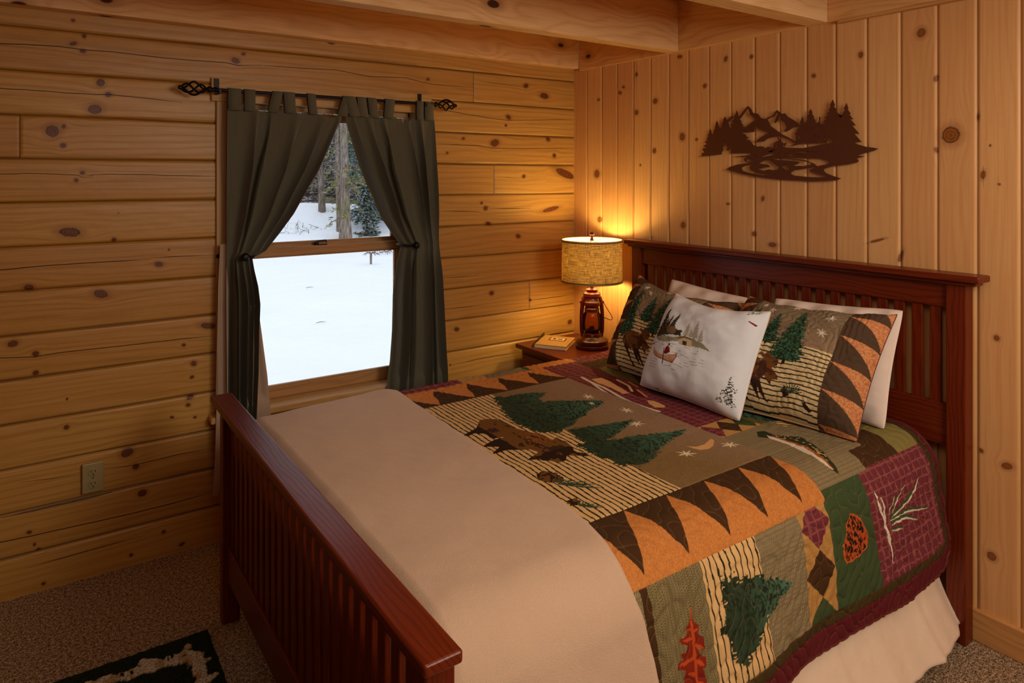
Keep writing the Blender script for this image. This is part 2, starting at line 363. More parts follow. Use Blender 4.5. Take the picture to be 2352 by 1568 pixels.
for i, s in enumerate(CRA):
    q = np.array([onY(x, y, WA) for x, y in P(s)]); ck.append((q[:, 0], q[:, 2], [1.25, .95, 1.05, .85, 1.0][i % 5]))
q = np.array([onY(x, y, WA) for x, y in P('0,1190 100,1168 200,1145 260,1130')]); ck.append((q[:, 0], q[:, 2], 2.3))
at = knotwall(X, Zg, kn, ck, bt, 3)
gap = dz/(1.9*(.6+.9*fbm(X*3, k*3.1, 15)))
for bx, by, _ in but:
    p = onY(bx, by, WA); gap = np.where(k == math.floor((p[2]-Z0)/PZ), np.minimum(gap, np.abs(X-p[0])*.9), gap)
at['gp'] = np.clip(gap, .00135, .05)
WX0, WX1, WZ0, WZ1 = -1.87, -1.00, .515, 1.90
xc = (X[:-1, :-1]+X[1:, 1:])/2; zc = (Zg[:-1, :-1]+Zg[1:, 1:])/2
mask = ~((xc > WX0) & (xc < WX1) & (zc > WZ0) & (zc < WZ1))
V = np.stack([X, WA+dep, Zg], -1)
tag(npmesh('wall_back', V, gridfaces(*X.shape, mask=mask), M['logwall'], attrs={a: v for a, v in at.items()}), 'honey coloured log wall of wide horizontal pine logs with dark knots and checks', kind='structure')
# ------------------------------------------------------------------ headboard wall: vertical V-jointed boards
KNB = [(1375,229,3,3),(1424,213,4,4),(1432,200,3,3),(1462,171,3,5),(1462,258,4,6),(1559,130,3,4),(1564,130,3,4),(1505,232,5,6),(1371,399,6,9),(1377,504,5,7),(1503,346,4,6),(1567,314,6,9),(1569,517,5,8),(1619,197,4,5),(1667,135,4,7),(1726,130,4,5),(1869,174,5,5),(1977,126,6,8),(2116,75,11,12),(2150,180,5,7),(2184,310,22,21),(2258,401,6,11),(2246,268,4,9),(1752,456,4,7),(1732,537,5,6),(1774,562,9,6),(1471,379,2,3),(2069,588,5,16),(2295,423,4,3),(2274,334,3,3),(2289,776,7,7),(2254,1035,5,6),(2313,1070,13,8),(2278,1277,11,10),(1672,468,4,3),(2015,552,20,3),(2150,344,4,7),(1600,320,3,3)]
ys = np.concatenate([[.06, WA+.02], -.0845+.0041433*np.arange(26, -520, -1), np.linspace(-2.262, -4.7, 60)]); ys = np.unique(np.round(ys, 5))[::-1]
zb = np.concatenate([np.arange(-.05, .25, .05), np.arange(.25, 2.19, .005), [2.19, 2.42]])
Y, Zb = np.meshgrid(ys, zb, indexing='ij')
PB = .1243; q = (Y+.0845)/PB; kb = np.round(q); dy = (q-kb)*PB; bi = np.floor(q)
dep = joint(dy, .0065, .006)
btb = np.random.RandomState(11).rand(60)[(bi+40).astype(int) % 60]
kn = []
for x, y, rx, ry in KNB:
    p = onX(x, y, WB); s_ = onX(x+rx, y, WB); r_ = onX(x, y+ry, WB); kn.append((p[2], p[1], abs(r_[2]-p[2])*.95, abs(s_[1]-p[1])))
crB = ['1569,330 1568,440', '2258,380 2259,430', '2068,520 2069,610', '1462,120 1463,200', '2246,240 2247,300', '1324,420 1352,500', '1323,450 1350,520']
ck = []
for s in crB[:5]:
    r2 = np.array([onX(x, y, WB) for x, y in P(s)]); ck.append((r2[:, 2], r2[:, 1], .8))
at = knotwall(Zb, Y, kn, ck, btb, 8)
at['gp'] = np.clip(np.abs(dy)*.9, .00145, .05)
tag(npmesh('wall_right', np.stack([WB+dep, Y, Zb], -1), gridfaces(*Y.shape), M['boards'], attrs=at), 'pale knotty pine wall of vertical V-jointed boards behind the bed', kind='structure')
# ------------------------------------------------------------------ rest of the room
def sbox(name, lo, hi, mat, bev=0, parent=None): return tag(MB().box(lo, hi, bev).build(name, M[mat], parent), kind='structure')
tag(npmesh('floor', np.array([(x, y, 0) for x in np.linspace(-4.6, .06, 30) for y in np.linspace(-4.7, .06, 30)]), gridfaces(30, 30), M['carpet']), 'speckled brown loop carpet', kind='structure')
sbox('wall_left', (-4.66, -4.7, -.05), (-4.6, .06, 2.45), 'plainA')
sbox('wall_front', (-4.66, -4.76, -.05), (.1, -4.7, 2.45), 'plainA')
sbox('ceiling', (-4.66, -4.76, 2.405), (.1, .2, 2.45), 'ledger')
sbox('trim_1', (.016, -4.7, 2.160), (WB+.02, -.035, 2.404), 'ledger', .002)          # ledger on the headboard wall
def beam(name, y0, y1, z0=2.160): return tag(MB().box((-4.6, y0, z0), (.015, y1, 2.404), .004).build(name, M['beam']), 'rough sawn pine ceiling beam', kind='structure')
beam('trim_2', -.035, WA-.002, 2.172); beam('trim_3', -.786, -.712); beam('trim_4', -1.556, -1.464); beam('trim_5', -2.33, -2.24); beam('trim_6', -3.1, -3.01)
sbox('trim_7', (.006, -4.7, 2.148), (WB, -1.60, 2.159), 'base', .002)
b = MB().box((.019, -4.7, 0), (WB+.003, -.0, .104), .003).build('baseboard_right', M['base']); tag(b, 'plain pine baseboard', kind='structure')

# ------------------------------------------------------------------ window
win = thing('window_1', 'wood framed double hung window looking onto snow', None, (-1.44, .06, .55), kind='structure')
def wbox(name, lo, hi, mat, bev=.003, parent=win): return MB().box(lo, hi, bev).build(name, M[mat], parent)
wbox('window_casing', (-1.955, .010, 1.868), (-.915, WA+.008, 1.966), 'casingX')
wbox('window_casing', (-1.935, .012, .55), (-1.858, WA+.008, 1.868), 'casing')
wbox('window_casing', (-1.012, .012, .55), (-.935, WA+.008, 1.868), 'casing')
wbox('window_sill', (-1.965, -.030, .519), (-.905, .085, .545), 'casingX', .004)
wbox('window_apron', (-1.935, .014, .43), (-.935, WA+.008, .519), 'casingX')
b = MB()
b.box((-1.875, .032, .50), (-1.857, .21, 1.90)); b.box((-1.013, .032, .50), (-.995, .21, 1.90)); b.box((-1.875, .032, 1.868), (-.995, .21, 1.90)); b.box((-1.875, .085, .495), (-.995, .23, .545))
b.box((-1.857, .062, 1.845), (-1.013, .082, 1.868), .002).box((-1.857, .062, .545), (-1.846, .082, 1.868), .002).box((-1.024, .062, .545), (-1.013, .082, 1.868), .002)
b.build('window_jamb', M['casing'], win)
def sash(name, y0, y1, z0, z1, bot, top, st=.052):
    x0, x1 = -1.846, -1.024; b = MB()
    b.box((x0, y0, z0), (x1, y1, z0+bot), .003).box((x0, y0, z1-top), (x1, y1, z1), .003)
    b.box((x0, y0, z0+bot), (x0+st, y1, z1-top), .003).box((x1-st, y0, z0+bot), (x1, y1, z1-top), .003)
    for lo, hi in (((x0+st-.001, z0+bot-.001), (x0+st+.006, z1-top)), ((x1-st-.006, z0+bot), (x1-st+.001, z1-top))): b.box((lo[0], y0+.008, lo[1]), (hi[0], y1-.008, hi[1]))
    b.box((x0+st, y0+.008, z0+bot-.001), (x1-st, y1-.008, z0+bot+.007)).box((x0+st, y0+.008, z1-top-.006), (x1-st, y1-.008, z1-top+.001))
    o = b.build(name, M['sash'], win)
    g = MB().box((x0+st-.002, (y0+y1)/2-.002, z0+bot-.002), (x1-st+.002, (y0+y1)/2+.002, z1-top+.002)).build('glass_pane', M['glass'], o)
    return o
ls = sash('lower_sash', .085, .118, .546, 1.228, .050, .040)
us = sash('upper_sash', .124, .157, 1.20, 1.845, .040, .030)
lk = onY(735, 560, .10)
b = MB().box((lk[0]-.032, .088, 1.228), (lk[0]+.032, .112, 1.233), .002).tube([(lk[0]-.028, .10, 1.236), (lk[0]-.01, .095, 1.247), (lk[0]+.024, .092, 1.249), (lk[0]+.03, .095, 1.240)], [.005, .004, .004, .003]).lathe([(.012, 1.232), (.012, 1.24), (.0, 1.241)], (lk[0]-.018, .10, 0))
b.build('sash_lock', M['iron'], win)

# ------------------------------------------------------------------ curtain rod, curtains, holdbacks
RY, RZ, RR = -.052, 1.908, .0075
rod = thing('curtain_rod', 'black iron curtain rod with twisted basket finials above the window', 'curtain rod', (-1.45, RY, RZ))
MB().tube([(-1.945, RY, RZ), (-.955, RY, RZ)], RR, 14).build('rod', M['iron'], rod, True)
for sx, x0 in ((-1, -1.945), (1, -.955)):
    b = MB(); MX = Matrix.Rotation(math.pi/2*sx, 4, 'Y').to_3x3()
    b.lathe([(.0, 0), (.011, .0), (.013, .006), (.009, .012), (.009, .02), (.013, .026), (.013, .034), (.008, .040), (.006, .048)], (x0, RY, RZ), 18, MX)
    L = .088
    for k in range(4):
        pts = []
        for i in range(15):
            t_ = i/14; r = .006+.021*math.sin(math.pi*t_)**.8; a = 2*math.pi*k/4+t_*math.pi*1.1
            pts.append((x0+sx*(.046+L*t_), RY+r*math.cos(a), RZ+r*math.sin(a)))
        b.tube(pts, .0042, 7)
    b.lathe([(.007, .130), (.010, .137), (.008, .147), (0, .150)], (x0, RY, RZ), 14, MX)
    b.build('finial', M['iron'], rod, True)
for x in (-1.936, -.985):
    b = MB().box((x-.010, .004, 1.905), (x+.010, .0098, 1.962), .001).box((x-.005, RY-.002, 1.893), (x+.005, .0095, 1.899), .001).box((x-.005, RY-.012, 1.893), (x+.005, RY-.0085, 1.912), .001)
    b.build('bracket', M['iron'], rod)

def polyl(s, Yv): q = np.array([onY(x, y, Yv) for x, y in P(s)]); o = np.argsort(q[:, 2]); return q[o, 2], q[o, 0]
def curtain(name, label, Ls, Rs, seed, tabs, ztie, group, linL=None, linR=None, nf=5.0):
    YC = -.050
    zl, xl = polyl(Ls, YC); zr, xr = polyl(Rs, YC)
    nu, nz = 260, 300; ztop, zbot = 1.838, .15
    zz = np.linspace(ztop, zbot, nz); u = np.linspace(0, 1, nu); U, Zz = np.meshgrid(u, zz, indexing='ij')
    XL = np.interp(Zz, zl, xl); XR = np.interp(Zz, zr, xr); tie = np.exp(-((Zz-ztie)/.12)**2)
    rs = np.random.RandomState(seed); wu = U+.035*np.sin(2*np.pi*(1.7*U+rs.rand()))+.02*np.sin(2*np.pi*(3.1*U+rs.rand()))
    wob = .012*np.sin(5*Zz+7*U)
    ph = 2*np.pi*(nf*wu+wob*.6+rs.rand()); f = np.cos(ph)+.45*np.cos(.53*ph+1.3*Zz+rs.rand()*6)+.22*np.cos(2.1*ph+1+2*Zz)*np.clip((ztop-Zz)*1.5, 0, 1)
    f = f-.25*np.cos(2*ph)
    down = np.clip((ztop-Zz)/.25, 0, 1)
    A = (.009+.033*down)*(1-.6*tie)*np.where(Zz < ztie, .95, 1)
    Yy = YC+A*f*.75+.010*(fbm(U*9, Zz*5, seed)-.5)+.0015*(fbm(U*60, Zz*22, seed+3)-.5)
    Yy = np.minimum(Yy, -.012-.030*np.clip((.64-Zz)/.08, 0, 1)); Xx = XL+(XR-XL)*(U+(.046*np.sin(ph)+.016*np.sin(.53*ph+1))*down*4*U*(1-U)*(.4+.6*(1-tie)))
    # the heading sags between tabs
    tx = np.array([onY(p, 240, RY)[0] for p in tabs]); x_top = Xx[:, :1]
    sag = np.min(np.abs(x_top-tx[None, :]), axis=1, keepdims=True); sag = np.clip((sag-.020)/.05, 0, 1)*.026
    Zz2 = Zz-sag*np.exp(-(ztop-Zz)/.10)
    root = thing(name, label, 'curtain', ((xl.mean()+xr.mean())/2, YC, 1.9), group)
    npmesh('drape', np.stack([Xx, Yy, Zz2], -1), gridfaces(nu, nz), M['curtain'], root)
    for i, xt in enumerate(tx):
        b = MB(); w = (.026, .022, .022, .024, .018, .024)[i % 6]; lean = (0, .0, .012, -.004, -.006, .016)[i % 6] if seed == 2 else (-.014, -.006, -.008, .004, 0, 0)[i % 6]
        pr = [(-.012, ztop-.012), (-.009, ztop+.02), (-.011, RZ-.003), (-.009, RZ+.008), (0, RZ+.011), (.009, RZ+.008), (.011, RZ-.003), (.009, ztop+.02), (.010, ztop-.004)]
        for (a0, c0), (a1, c1) in zip(pr, pr[1:]):
            l0 = lean*(c0-RZ)/.05; l1 = lean*(c1-RZ)/.05; v = []
            for (aa, cc, ll) in ((a0, c0, l0), (a1, c1, l1)):
                v += [b.b.verts.new((xt-w+ll, RY+aa, cc)), b.b.verts.new((xt+w+ll, RY+aa, cc))]
            b.b.faces.new((v[0], v[1], v[3], v[2]))
        bmesh.ops.remove_doubles(b.b, verts=b.b.verts, dist=1e-5)
        o = b.build('tab_loop', M['curtain'], root, True, 80)
        sm = o.modifiers.new('thick', 'SOLIDIFY'); sm.thickness = .0016; sm.offset = 0
    # hem seam line under the heading
    for lin_ in (linL, linR):
        if lin_ is None: continue
        za, xa = polyl(lin_[0], YC+.02); zb_, xb = polyl(lin_[1], YC+.02); z2 = np.linspace(min(za[-1], zb_[-1]), max(za[0], zb_[0]), 60); u2 = np.linspace(0, 1, 14)
        U2, Z2 = np.meshgrid(u2, z2, indexing='ij'); A2 = np.interp(Z2, za, xa); B2 = np.interp(Z2, zb_, xb)
        Y2 = np.minimum(YC+.022+.006*np.sin(9*U2+4*Z2)+.004*(fbm(U2*5, Z2*9, 4)-.5), -.008-.030*np.clip((.64-Z2)/.06, 0, 1))-.004*U2
        npmesh('lining', np.stack([A2+(B2-A2)*U2, Y2, Z2], -1), gridfaces(14, 60), M['lining'], root)
    return root
LR = '795,225 785,275 760,330 730,390 700,440 672,490 640,535 610,575 579,592 583,620 590,655 594,695 592,750 590,850 585,960 580,1150'
LL = '522,225 521,300 521,500 519,700 520,900 522,1150'
RL = '797,222 795,275 813,330 838,400 860,450 880,500 900,532 922,563 914,600 907,680 904,760 898,830 888,895 880,1000'
Rr = '993,235 997,280 1000,400 1004,500 1009,600 1016,750 1022,890 1024,1000'
curtain('curtain', 'sage green tab-top curtain left of the window, tied back, its cream lining showing', LL, LR, 2, (538, 573, 636, 663, 714, 797), 1.213, 'pair of sage green tab-top curtains',
        ('505,560 501,650 498,800 496,950 493,1050 487,1138', '526,560 526,650 524,800 522,950 520,1050 497,1142'), ('575,690 576,800 570,900 562,1000', '592,700 604,790 613,860 620,945 622,1000'))
curtain('curtain', 'sage green tab-top curtain on the right of the window, tied back to the right', RL, Rr, 3, (803, 829, 853, 894, 963, 984), 1.222, 'pair of sage green tab-top curtains')
for (kx, ky, ex, ey, nm) in ((563, 590, 585, 589, 'left'), (955, 563, 924, 562, 'right')):
    p = onY(kx, ky, -.085); e = onY(ex, ey, -.08)
    h = thing('holdback', 'black iron curtain holdback gathering the %s curtain' % nm, 'curtain holdback', (p[0], -.085, p[2]), 'curtain holdbacks')
    Ry = Matrix.Rotation(math.pi/2, 3, 'X')
    MB().lathe([(0, .022), (.010, .020), (.016, .012), (.017, .004), (.013, -.006), (.006, -.010), (.0055, -.092), (.014, -.093), (.014, -.0985), (0, -.0985)][::-1], (p[0], -.085, p[2]), 20, Ry).build('knob', M['iron'], h, True)
    sx = 1 if ex > kx else -1
    MB().tube([(p[0]-sx*.004, -.080, p[2]), (p[0]+sx*.02, -.088, p[2]), ((p[0]+e[0])/2, -.092, p[2]), (e[0]-sx*.006, -.086, e[2]), (e[0]+sx*.002, -.068, e[2]), (e[0]+sx*.004, -.03, e[2])], .0045, 8).build('hook', M['iron'], h, True)
p = onY(501, 588, .008)
MB().lathe([(0, .0), (.008, .0), (.009, .003), (.004, .006), (.003, .011), (0, .012)], (p[0], .009, p[2]), 12, Matrix.Rotation(math.pi/2, 3, 'X')).build('holdback_screw', M['iron'], win, True)

# outlet
ol = thing('wall_outlet', 'almond duplex wall outlet low on the log wall left of the window', 'outlet', (-2.381, .02, .391))
MB().box((-2.417, .010, .334), (-2.346, .022, .447), .003).build('cover_plate', M['plate'], ol)
for z in (.413, .367):
    MB().lathe([(0, 0), (.0165, 0), (.0165, .003), (.015, .004), (0, .004)], (-2.381, .0105, z), 24, Matrix.Rotation(math.pi/2, 3, 'X')).build('receptacle', M['plate'], ol)
    b = MB()
    for dx in (-.0065, .0065): b.box((-2.381+dx-.0012, .0058, z-.001), (-2.381+dx+.0012, .0064, z+.008))
    b.lathe([(0, 0), (.0028, 0), (.0028, .0006), (0, .0006)], (-2.381, .0064, z-.0085), 10, Matrix.Rotation(math.pi/2, 3, 'X')); b.build('slots', M['slot'], ol)
MB().lathe([(0, 0), (.003, 0), (.003, .0015), (0, .002)], (-2.381, .0102, .390), 10, Matrix.Rotation(math.pi/2, 3, 'X')).build('screw', M['brass'], ol)

# ------------------------------------------------------------------ bed.  a = from the headboard to the foot, b = across from the window side
HX, HY0 = -.042, -.523
def Wd(a, b, z): return np.array([HX-a, HY0-b, z])
bed = thing('bed', 'dark cherry mission style bed with slatted headboard and footboard', 'bed', tuple(Wd(1., .77, 0)))
def bbox(b, a0, b0, z0, a1, b1, z1, bev=.003, seg=2): return b.box(Wd(a0, b0, z0), Wd(a1, b1, z1), bev, seg)
hb = bbox(MB(), -.014, .05, 1.108, -.040, 1.50, 1.20); bbox(hb, -.014, .05, .640, -.040, 1.50, .780)
hb = hb.build('headboard', M['cherryY'], bed)
cap = MB(); bbox(cap, .030, -.030, 1.203, -.058, 1.598, 1.226, .006, 3); bbox(cap, .012, -.018, 1.190, -.050, 1.58, 1.204, .004); cap.build('headboard_cap', M['cherryY'], hb)
for b0 in (0., 1.487): bbox(MB(), 0., b0, 0., -.056, b0+.060, 1.20).build('post', M['cherryZ'], hb)
first = bbox(MB(), -.020, 0, .775, -.032, .036, 1.112, .0015, 1).build('slat', M['cherryZ'], hb)
for i in range(23):
    o = first if i == 0 else first.copy()
    if i: COL.objects.link(o); o.parent = hb
    o.location = (0, -(.0960+.0605*i), 0)
fb = bbox(MB(), 1.948, .045, .690, 1.976, 1.505, .752); bbox(fb, 1.948, .045, .155, 1.976, 1.505, .272)
fb = fb.build('footboard', M['cherryY'], bed)
cap = MB(); bbox(cap, 1.940, -.052, .7500, 2.013, 1.590, .7735, .0065, 4); bbox(cap, 1.944, -.03, .741, 2.004, 1.57, .752, .003); cap.build('footboard_cap', M['cherryY'], fb)
for b0 in (-.002, 1.502): bbox(MB(), 1.932, b0, 0., 1.990, b0+.046, .75, .004).build('post', M['cherryZ'], fb)
first = bbox(MB(), 1.956, 0, .268, 1.968, .036, .694, .0015, 1).build('slat', M['cherryZ'], fb)
for i in range(23):
    o = first if i == 0 else first.copy()
    if i: COL.objects.link(o); o.parent = fb
    o.location = (0, -(.0605+.0622*i), 0)
for z in (.262, .212):
    for b_ in (.021,): MB().lathe([(0, 0), (.006, 0), (.005, .003), (0, .004)], Wd(1.990, b_, z), 12, Matrix.Rotation(-math.pi/2, 3, 'Y')).build('bolt_cover', M['cherryZ'], fb)
for b0 in (.080, 1.436): bbox(MB(), .0, b0, .27, 1.948, b0+.024, .40).build('side_rail', M['cherryX'], bed)

# ------------------------------------------------------------------ mattress, skirt
mt = bbox(MB(), .03, .075, .44, 1.925, 1.415, .660, .08, 6).build('mattress', M['sheet'], None, True, 60)
tag(mt, 'thick mattress under the patchwork quilt', 'mattress')
bs = bbox(MB(), .04, .11, .24, 1.92, 1.43, .44, .02, 2).build('box_spring', M['sheet'], None, True, 60); tag(bs, 'box spring under the mattress inside the cherry bed frame', 'box spring')
na, nz = 420, 60
av = np.linspace(-.0, 1.90, na); tv = np.linspace(0, 1, nz); Aa, T = np.meshgrid(av, tv, indexing='ij')
ph = 26*Aa+5*fbm(Aa*4, Aa*0, 2); fold = np.sin(ph)+.5*np.sin(2.3*ph+1)+.6*(fbm(Aa*7, T*1.2, 6)-.5)*2
bb = 1.435+.140*T**2.2+.007*T*T*fold+.005*(fbm(Aa*30, T*14, 8)-.5)
zz = .47*(1-T)+(.060+.012*np.sin(3.1*Aa+2))*T; cr = np.exp(-((Aa-.0)/.06)**2)
sk = npmesh('bed_skirt', np.stack([HX-Aa+.0*cr, HY0-bb+.05*cr*T, zz], -1), gridfaces(na, nz, flip=True), M['sheet'])
sk.modifiers.new('thick', 'SOLIDIFY').thickness = .0015
tag(sk, 'cream cloth bed skirt hanging below the quilt to the carpet', 'bed skirt')

# ------------------------------------------------------------------ draped surface shared by quilt and blanket
def prof(far):
    t0, r, sl = (.70, .075, 0.) if far else (.56, .135, -.02)
    n = 3000; s = np.linspace(0, 1.35, n); ds = s[1]-s[0]
    ang = np.where(s < t0, sl*(s/t0), sl-np.minimum((s-t0)/r, 1.50)); ang = np.maximum(ang, -1.50)
    return s, np.concatenate([[0], np.cumsum(np.cos(ang[:-1])*ds)]), .692+np.concatenate([[0], np.cumsum(np.sin(ang[:-1])*ds)])
def drape(a, s, off):
    """off: extra height along the local normal"""
    t = np.abs(s); q = [(np.interp(t, S_, B_), np.interp(t, S_, Z_), np.interp(t+.004, S_, B_), np.interp(t+.004, S_, Z_)) for S_, B_, Z_ in (prof(0), prof(1))]
    b, z, b2, z2 = [np.where(s < 0, f_, n_) for n_, f_ in zip(*q)]; nb, nz_ = -(z2-z), (b2-b); l = np.hypot(nb, nz_)+1e-9
    hang = np.clip((t-.72)/.3, 0, 1)
    b = b+hang*(.026+.016*np.sin(5.3*a+1.2)*hang)+off*nb/l; z = z+off*nz_/l
    return np.stack([HX-a, HY0-(.773+np.sign(s)*b), z], -1)

# ---- patchwork painting (millimetres along the bed, millimetres across the cloth)
C_ = {k: lin(v) for k, v in dict(burg=(98, 34, 38), dkol=(72, 56, 30), plum=(114, 50, 58), plumL=(146, 82, 78), green=(66, 82, 50), brown=(74, 50, 29), olive=(140, 126, 70),
     herr=(156, 138, 102), herrD=(112, 98, 68), orange=(214, 140, 74), orangeD=(176, 104, 46), cream=(222, 182, 122), stripe=(44, 40, 30), skyA=(156, 126, 98), skyB=(134, 106, 66),
     treeD=(40, 48, 34), treeM=(58, 76, 52), treeL=(78, 116, 92), moose=(118, 78, 34), mooseD=(52, 34, 24), coneC=(112, 74, 36), star=(236, 220, 178), tan=(198, 148, 82), white=(226, 214, 190),
     leaf=(190, 78, 34), leafD=(132, 40, 24), moon=(224, 170, 108), thread=(140, 112, 76)).items()}
def mixm(col, m, c, f=1.):
    f = np.broadcast_to(f, m.shape)[m][:, None] if not np.isscalar(f) else f
    c = np.asarray(c); c = c[m] if c.ndim > 1 else c
    col[m] = col[m]*(1-f)+c*f
def lines(x, p, w): return np.abs((x/p) % 1-.5) < w/p/2
def fir(col, x, y, poly, seed, ux=1., uy=0.):
    """dark needle-textured fir; (ux, uy) is the direction towards its top"""
    q = P(poly) if isinstance(poly, str) else poly; cx, cy = q.mean(0); jx = 26*(vnoise(x/11, y/4, seed)-.5); jy = 18*(vnoise(x/11, y/4, seed+1)-.5)
    m = inside(x+jx, y+jy, q)
    t = ((x-cx)*ux+(y-cy)*uy)/(np.abs((q-[cx, cy])@[ux, uy]).max()); v_ = x*uy-y*ux; n = fbm((x*ux+y*uy)/5.5+np.abs(v_-(cx*uy-cy*ux))/11, v_/10, seed+2)
    c = C_['treeM'][None]*(1-n[..., None])*1.0+C_['treeD'][None]*n[..., None]; li = np.clip((t+.25)*.9, 0, 1)*(n < .54); c = np.where((n > .60)[..., None], C_['treeD'][None], c)
    c = c*(1-li[..., None])+C_['treeL'][None]*li[..., None]; mixm(col, m, c)
def firtri(col, x, y, ax, ay, by, hw, seed, top=None, mid=None, dark=None, teeth=8):
    t = (ay-y)/(ay-by); tt = np.clip(t, 0, 1); saw = (tt*teeth) % 1
    w = hw*(.06+.94*tt**.85)*(.66+.34*saw)*np.where(tt > .93, np.clip((1.02-tt)/.09, 0, 1)**.5, 1)
    m = (t > 0) & (t < 1) & (np.abs(x-ax+4*(vnoise(x/9, y/9, seed)-.5))+hw*.30*(vnoise(x/5, y/4, seed+1)-.35) < w)
    n = fbm(x/7, y/5+np.abs(x-ax)/8, seed+2); c = np.where((n > .5)[..., None], C_['treeD'] if dark is None else dark, C_['treeM'] if mid is None else mid)
    li = ((n < .44) & (vnoise(x/12, y/12, seed+5) > .3)); c = np.where(li[..., None], C_['treeL'] if top is None else top, c); mixm(col, m, c)
    mixm(col, (np.abs(x-ax) < hw*.07) & (y < by+4) & (y > by-(ay-by)*.06), C_['mooseD'])
def star(col, x, y, cx, cy, r=34, c='star'):
    a = np.arctan2(y-cy, x-cx); d = np.hypot(x-cx, y-cy); q_ = np.abs(((3.5*a+.4)/math.pi) % 1-.5)*2; rr = r*(.24+.76*q_**1.9*(.78+.22*np.sin(2*a+cx)))
    mixm(col, d < rr, C_[c])
TH = P('0,0 37,57 78,138 104,190'); TF = P('104,190 129,130 138,63 158,0')
def paint_quilt(a, s):
    t = np.abs(s); t = np.where((s < 0) & (t > 490), 490+(t-490)*(702-490)/175., t); col = np.zeros(a.shape+(3,)); col[:] = C_['burg']
    R = lambda a0, a1, s0, s1: (a >= a0) & (a < a1) & (t >= s0) & (t < s1)
    n = fbm(a/2.4, s/2.4, 5, 2)
    mixm(col, (a > 34) & (t < 1055), C_['dkol']); mixm(col, (a > 60) & (t < 1025), C_['brown'])
    hz = (np.abs(((a+np.abs((s/18 % 1)-.5)*14)/6.3) % 1-.5) < .24)
    her = np.where(hz[..., None], C_['herrD'], C_['herr'])
    hz2 = (np.abs(((s+np.abs((a/18 % 1)-.5)*14)/6.3) % 1-.5) < .26); her2 = np.where(hz2[..., None], C_['olive']*.5, C_['herr']*.85)
    tanh = np.where(hz[..., None], C_['tan']*.75, C_['tan'])
    plaid = np.zeros(a.shape+(3,)); plaid[:] = C_['plum']
    wa = a+4*(vnoise(a/14, s/14, 3)-.5); ws = s+4*(vnoise(a/14, s/14, 4)-.5)
    ln = lines(wa, 34, 5.5) | lines(ws, 30, 5) | (lines(wa+6, 170, 4)); plaid[ln] = C_['plumL']
    sp = np.clip((n-.5)*2.6+.5, 0, 1)[..., None]; orng = C_['orange']*sp+C_['orangeD']*(1-sp)*.6+C_['orange']*(1-sp)*.4
    # side blocks, repeating towards the foot
    m = R(60, 450, 665, 1025); mixm(col, m, plaid); m = R(450, 667, 665, 1025); mixm(col, m, C_['green'])
    m = R(667, 797, 665, 1025); mixm(col, m, tanh)
    for (cy, c) in ((745, plaid), (886, C_['brown']), (1027, C_['green'])):
        m = (np.abs(a-733)/66+np.abs(t-cy)/71 < 1) & (t < 1025) & (a >= 667) & (a < 797)
        mixm(col, m, c)
    m = R(797, 990, 665, 1025); mixm(col, m, her); m = R(990, 1197, 665, 1025); mixm(col, m, C_['cream'])
    wob = 3*(vnoise(a/30, s/25, 9)-.5)
    mixm(col, m & lines(a+wob, 21, 4.6), C_['stripe']); m = R(1197, 1381, 665, 1025); mixm(col, m, her2); m = R(1381, 1404, 665, 1025); mixm(col, m, C_['brown'])
    m = R(1404, 2100, 665, 1025); mixm(col, m, her)
    fir(col, a, t, P('1140,760 1109,772 1096,760 1087,785 1068,787 1052,775 1039,795 1017,793 998,795 986,812 958,815 929,830 863,865 885,879 932,885 951,903 983,905 1008,930 1024,946 1055,960 1080,972 1096,993 1121,975 1140,946 1146,884'), 21, -1., .05)
    mixm(col, inside(a, t, P('1175,868 1142,872 1142,894 1172,889')), C_['treeD'])
    # pine cone, reeds, leaf
    q = P('558,762 520,782 498,822 489,855 501,879 533,892 574,897 612,900 628,868 621,837 599,812 589,785'); m = inside(a+10*(vnoise(a/8, s/8, 2)-.5), t, q); cn = fbm(a/5, t/9, 31)
    mixm(col, m, np.where((cn > .5)[..., None], lin((186, 84, 40)), lin((44, 30, 20)))); m2 = inside((a-555)*.9+555, (t-832)*.9+832, q)
    mixm(col, m & ~inside((a-557)*1.09+557, (t-838)*1.09+838, q), lin((206, 96, 44)))
    def stroke(pts, w, c, taper=True):
        q = P(pts); L = np.concatenate([[0], np.cumsum(np.hypot(*np.diff(q, axis=0).T))])
        for i in range(len(q)-1):
            p0, d = q[i], q[i+1]-q[i]; l2 = d@d; mm = (np.abs(a-p0[0]-d[0]/2) < abs(d[0])/2+w+2) & (np.abs(t-p0[1]-d[1]/2) < abs(d[1])/2+w+2)
            if not mm.any(): continue
            h = np.clip(((a-p0[0])*d[0]+(t-p0[1])*d[1])/l2, 0, 1); dd = np.hypot(a-p0[0]-h*d[0], t-p0[1]-h*d[1]); fr = (L[i]+h*(L[i+1]-L[i]))/L[-1]
            ww = w*(np.sin(np.pi*np.clip(fr*.9+.08, 0, 1))**.6 if taper else 1); mixm(col, mm & (dd < ww) & (sgn > 0 if sided else True), C_[c] if isinstance(c, str) else c)
    sided = True; sgn = s
    stroke('410,738 398,800 388,835 380,900 376,975', 5, 'white'); stroke('385,764 378,801 384,842 372,925', 5, 'white')
    for pts, w in (('358,822 335,800 309,778', 4), ('350,840 293,788 237,757', 5), ('347,838 240,812 177,790 143,757', 8), ('347,845 243,842 123,871', 6), ('347,856 268,856 202,882', 7), ('353,874 293,884', 6)):
        stroke(pts, w, 'green'); q = P(pts)+[0, w*.8]; stroke(' '.join('%g,%g' % tuple(v) for v in q), w*.42, 'white')
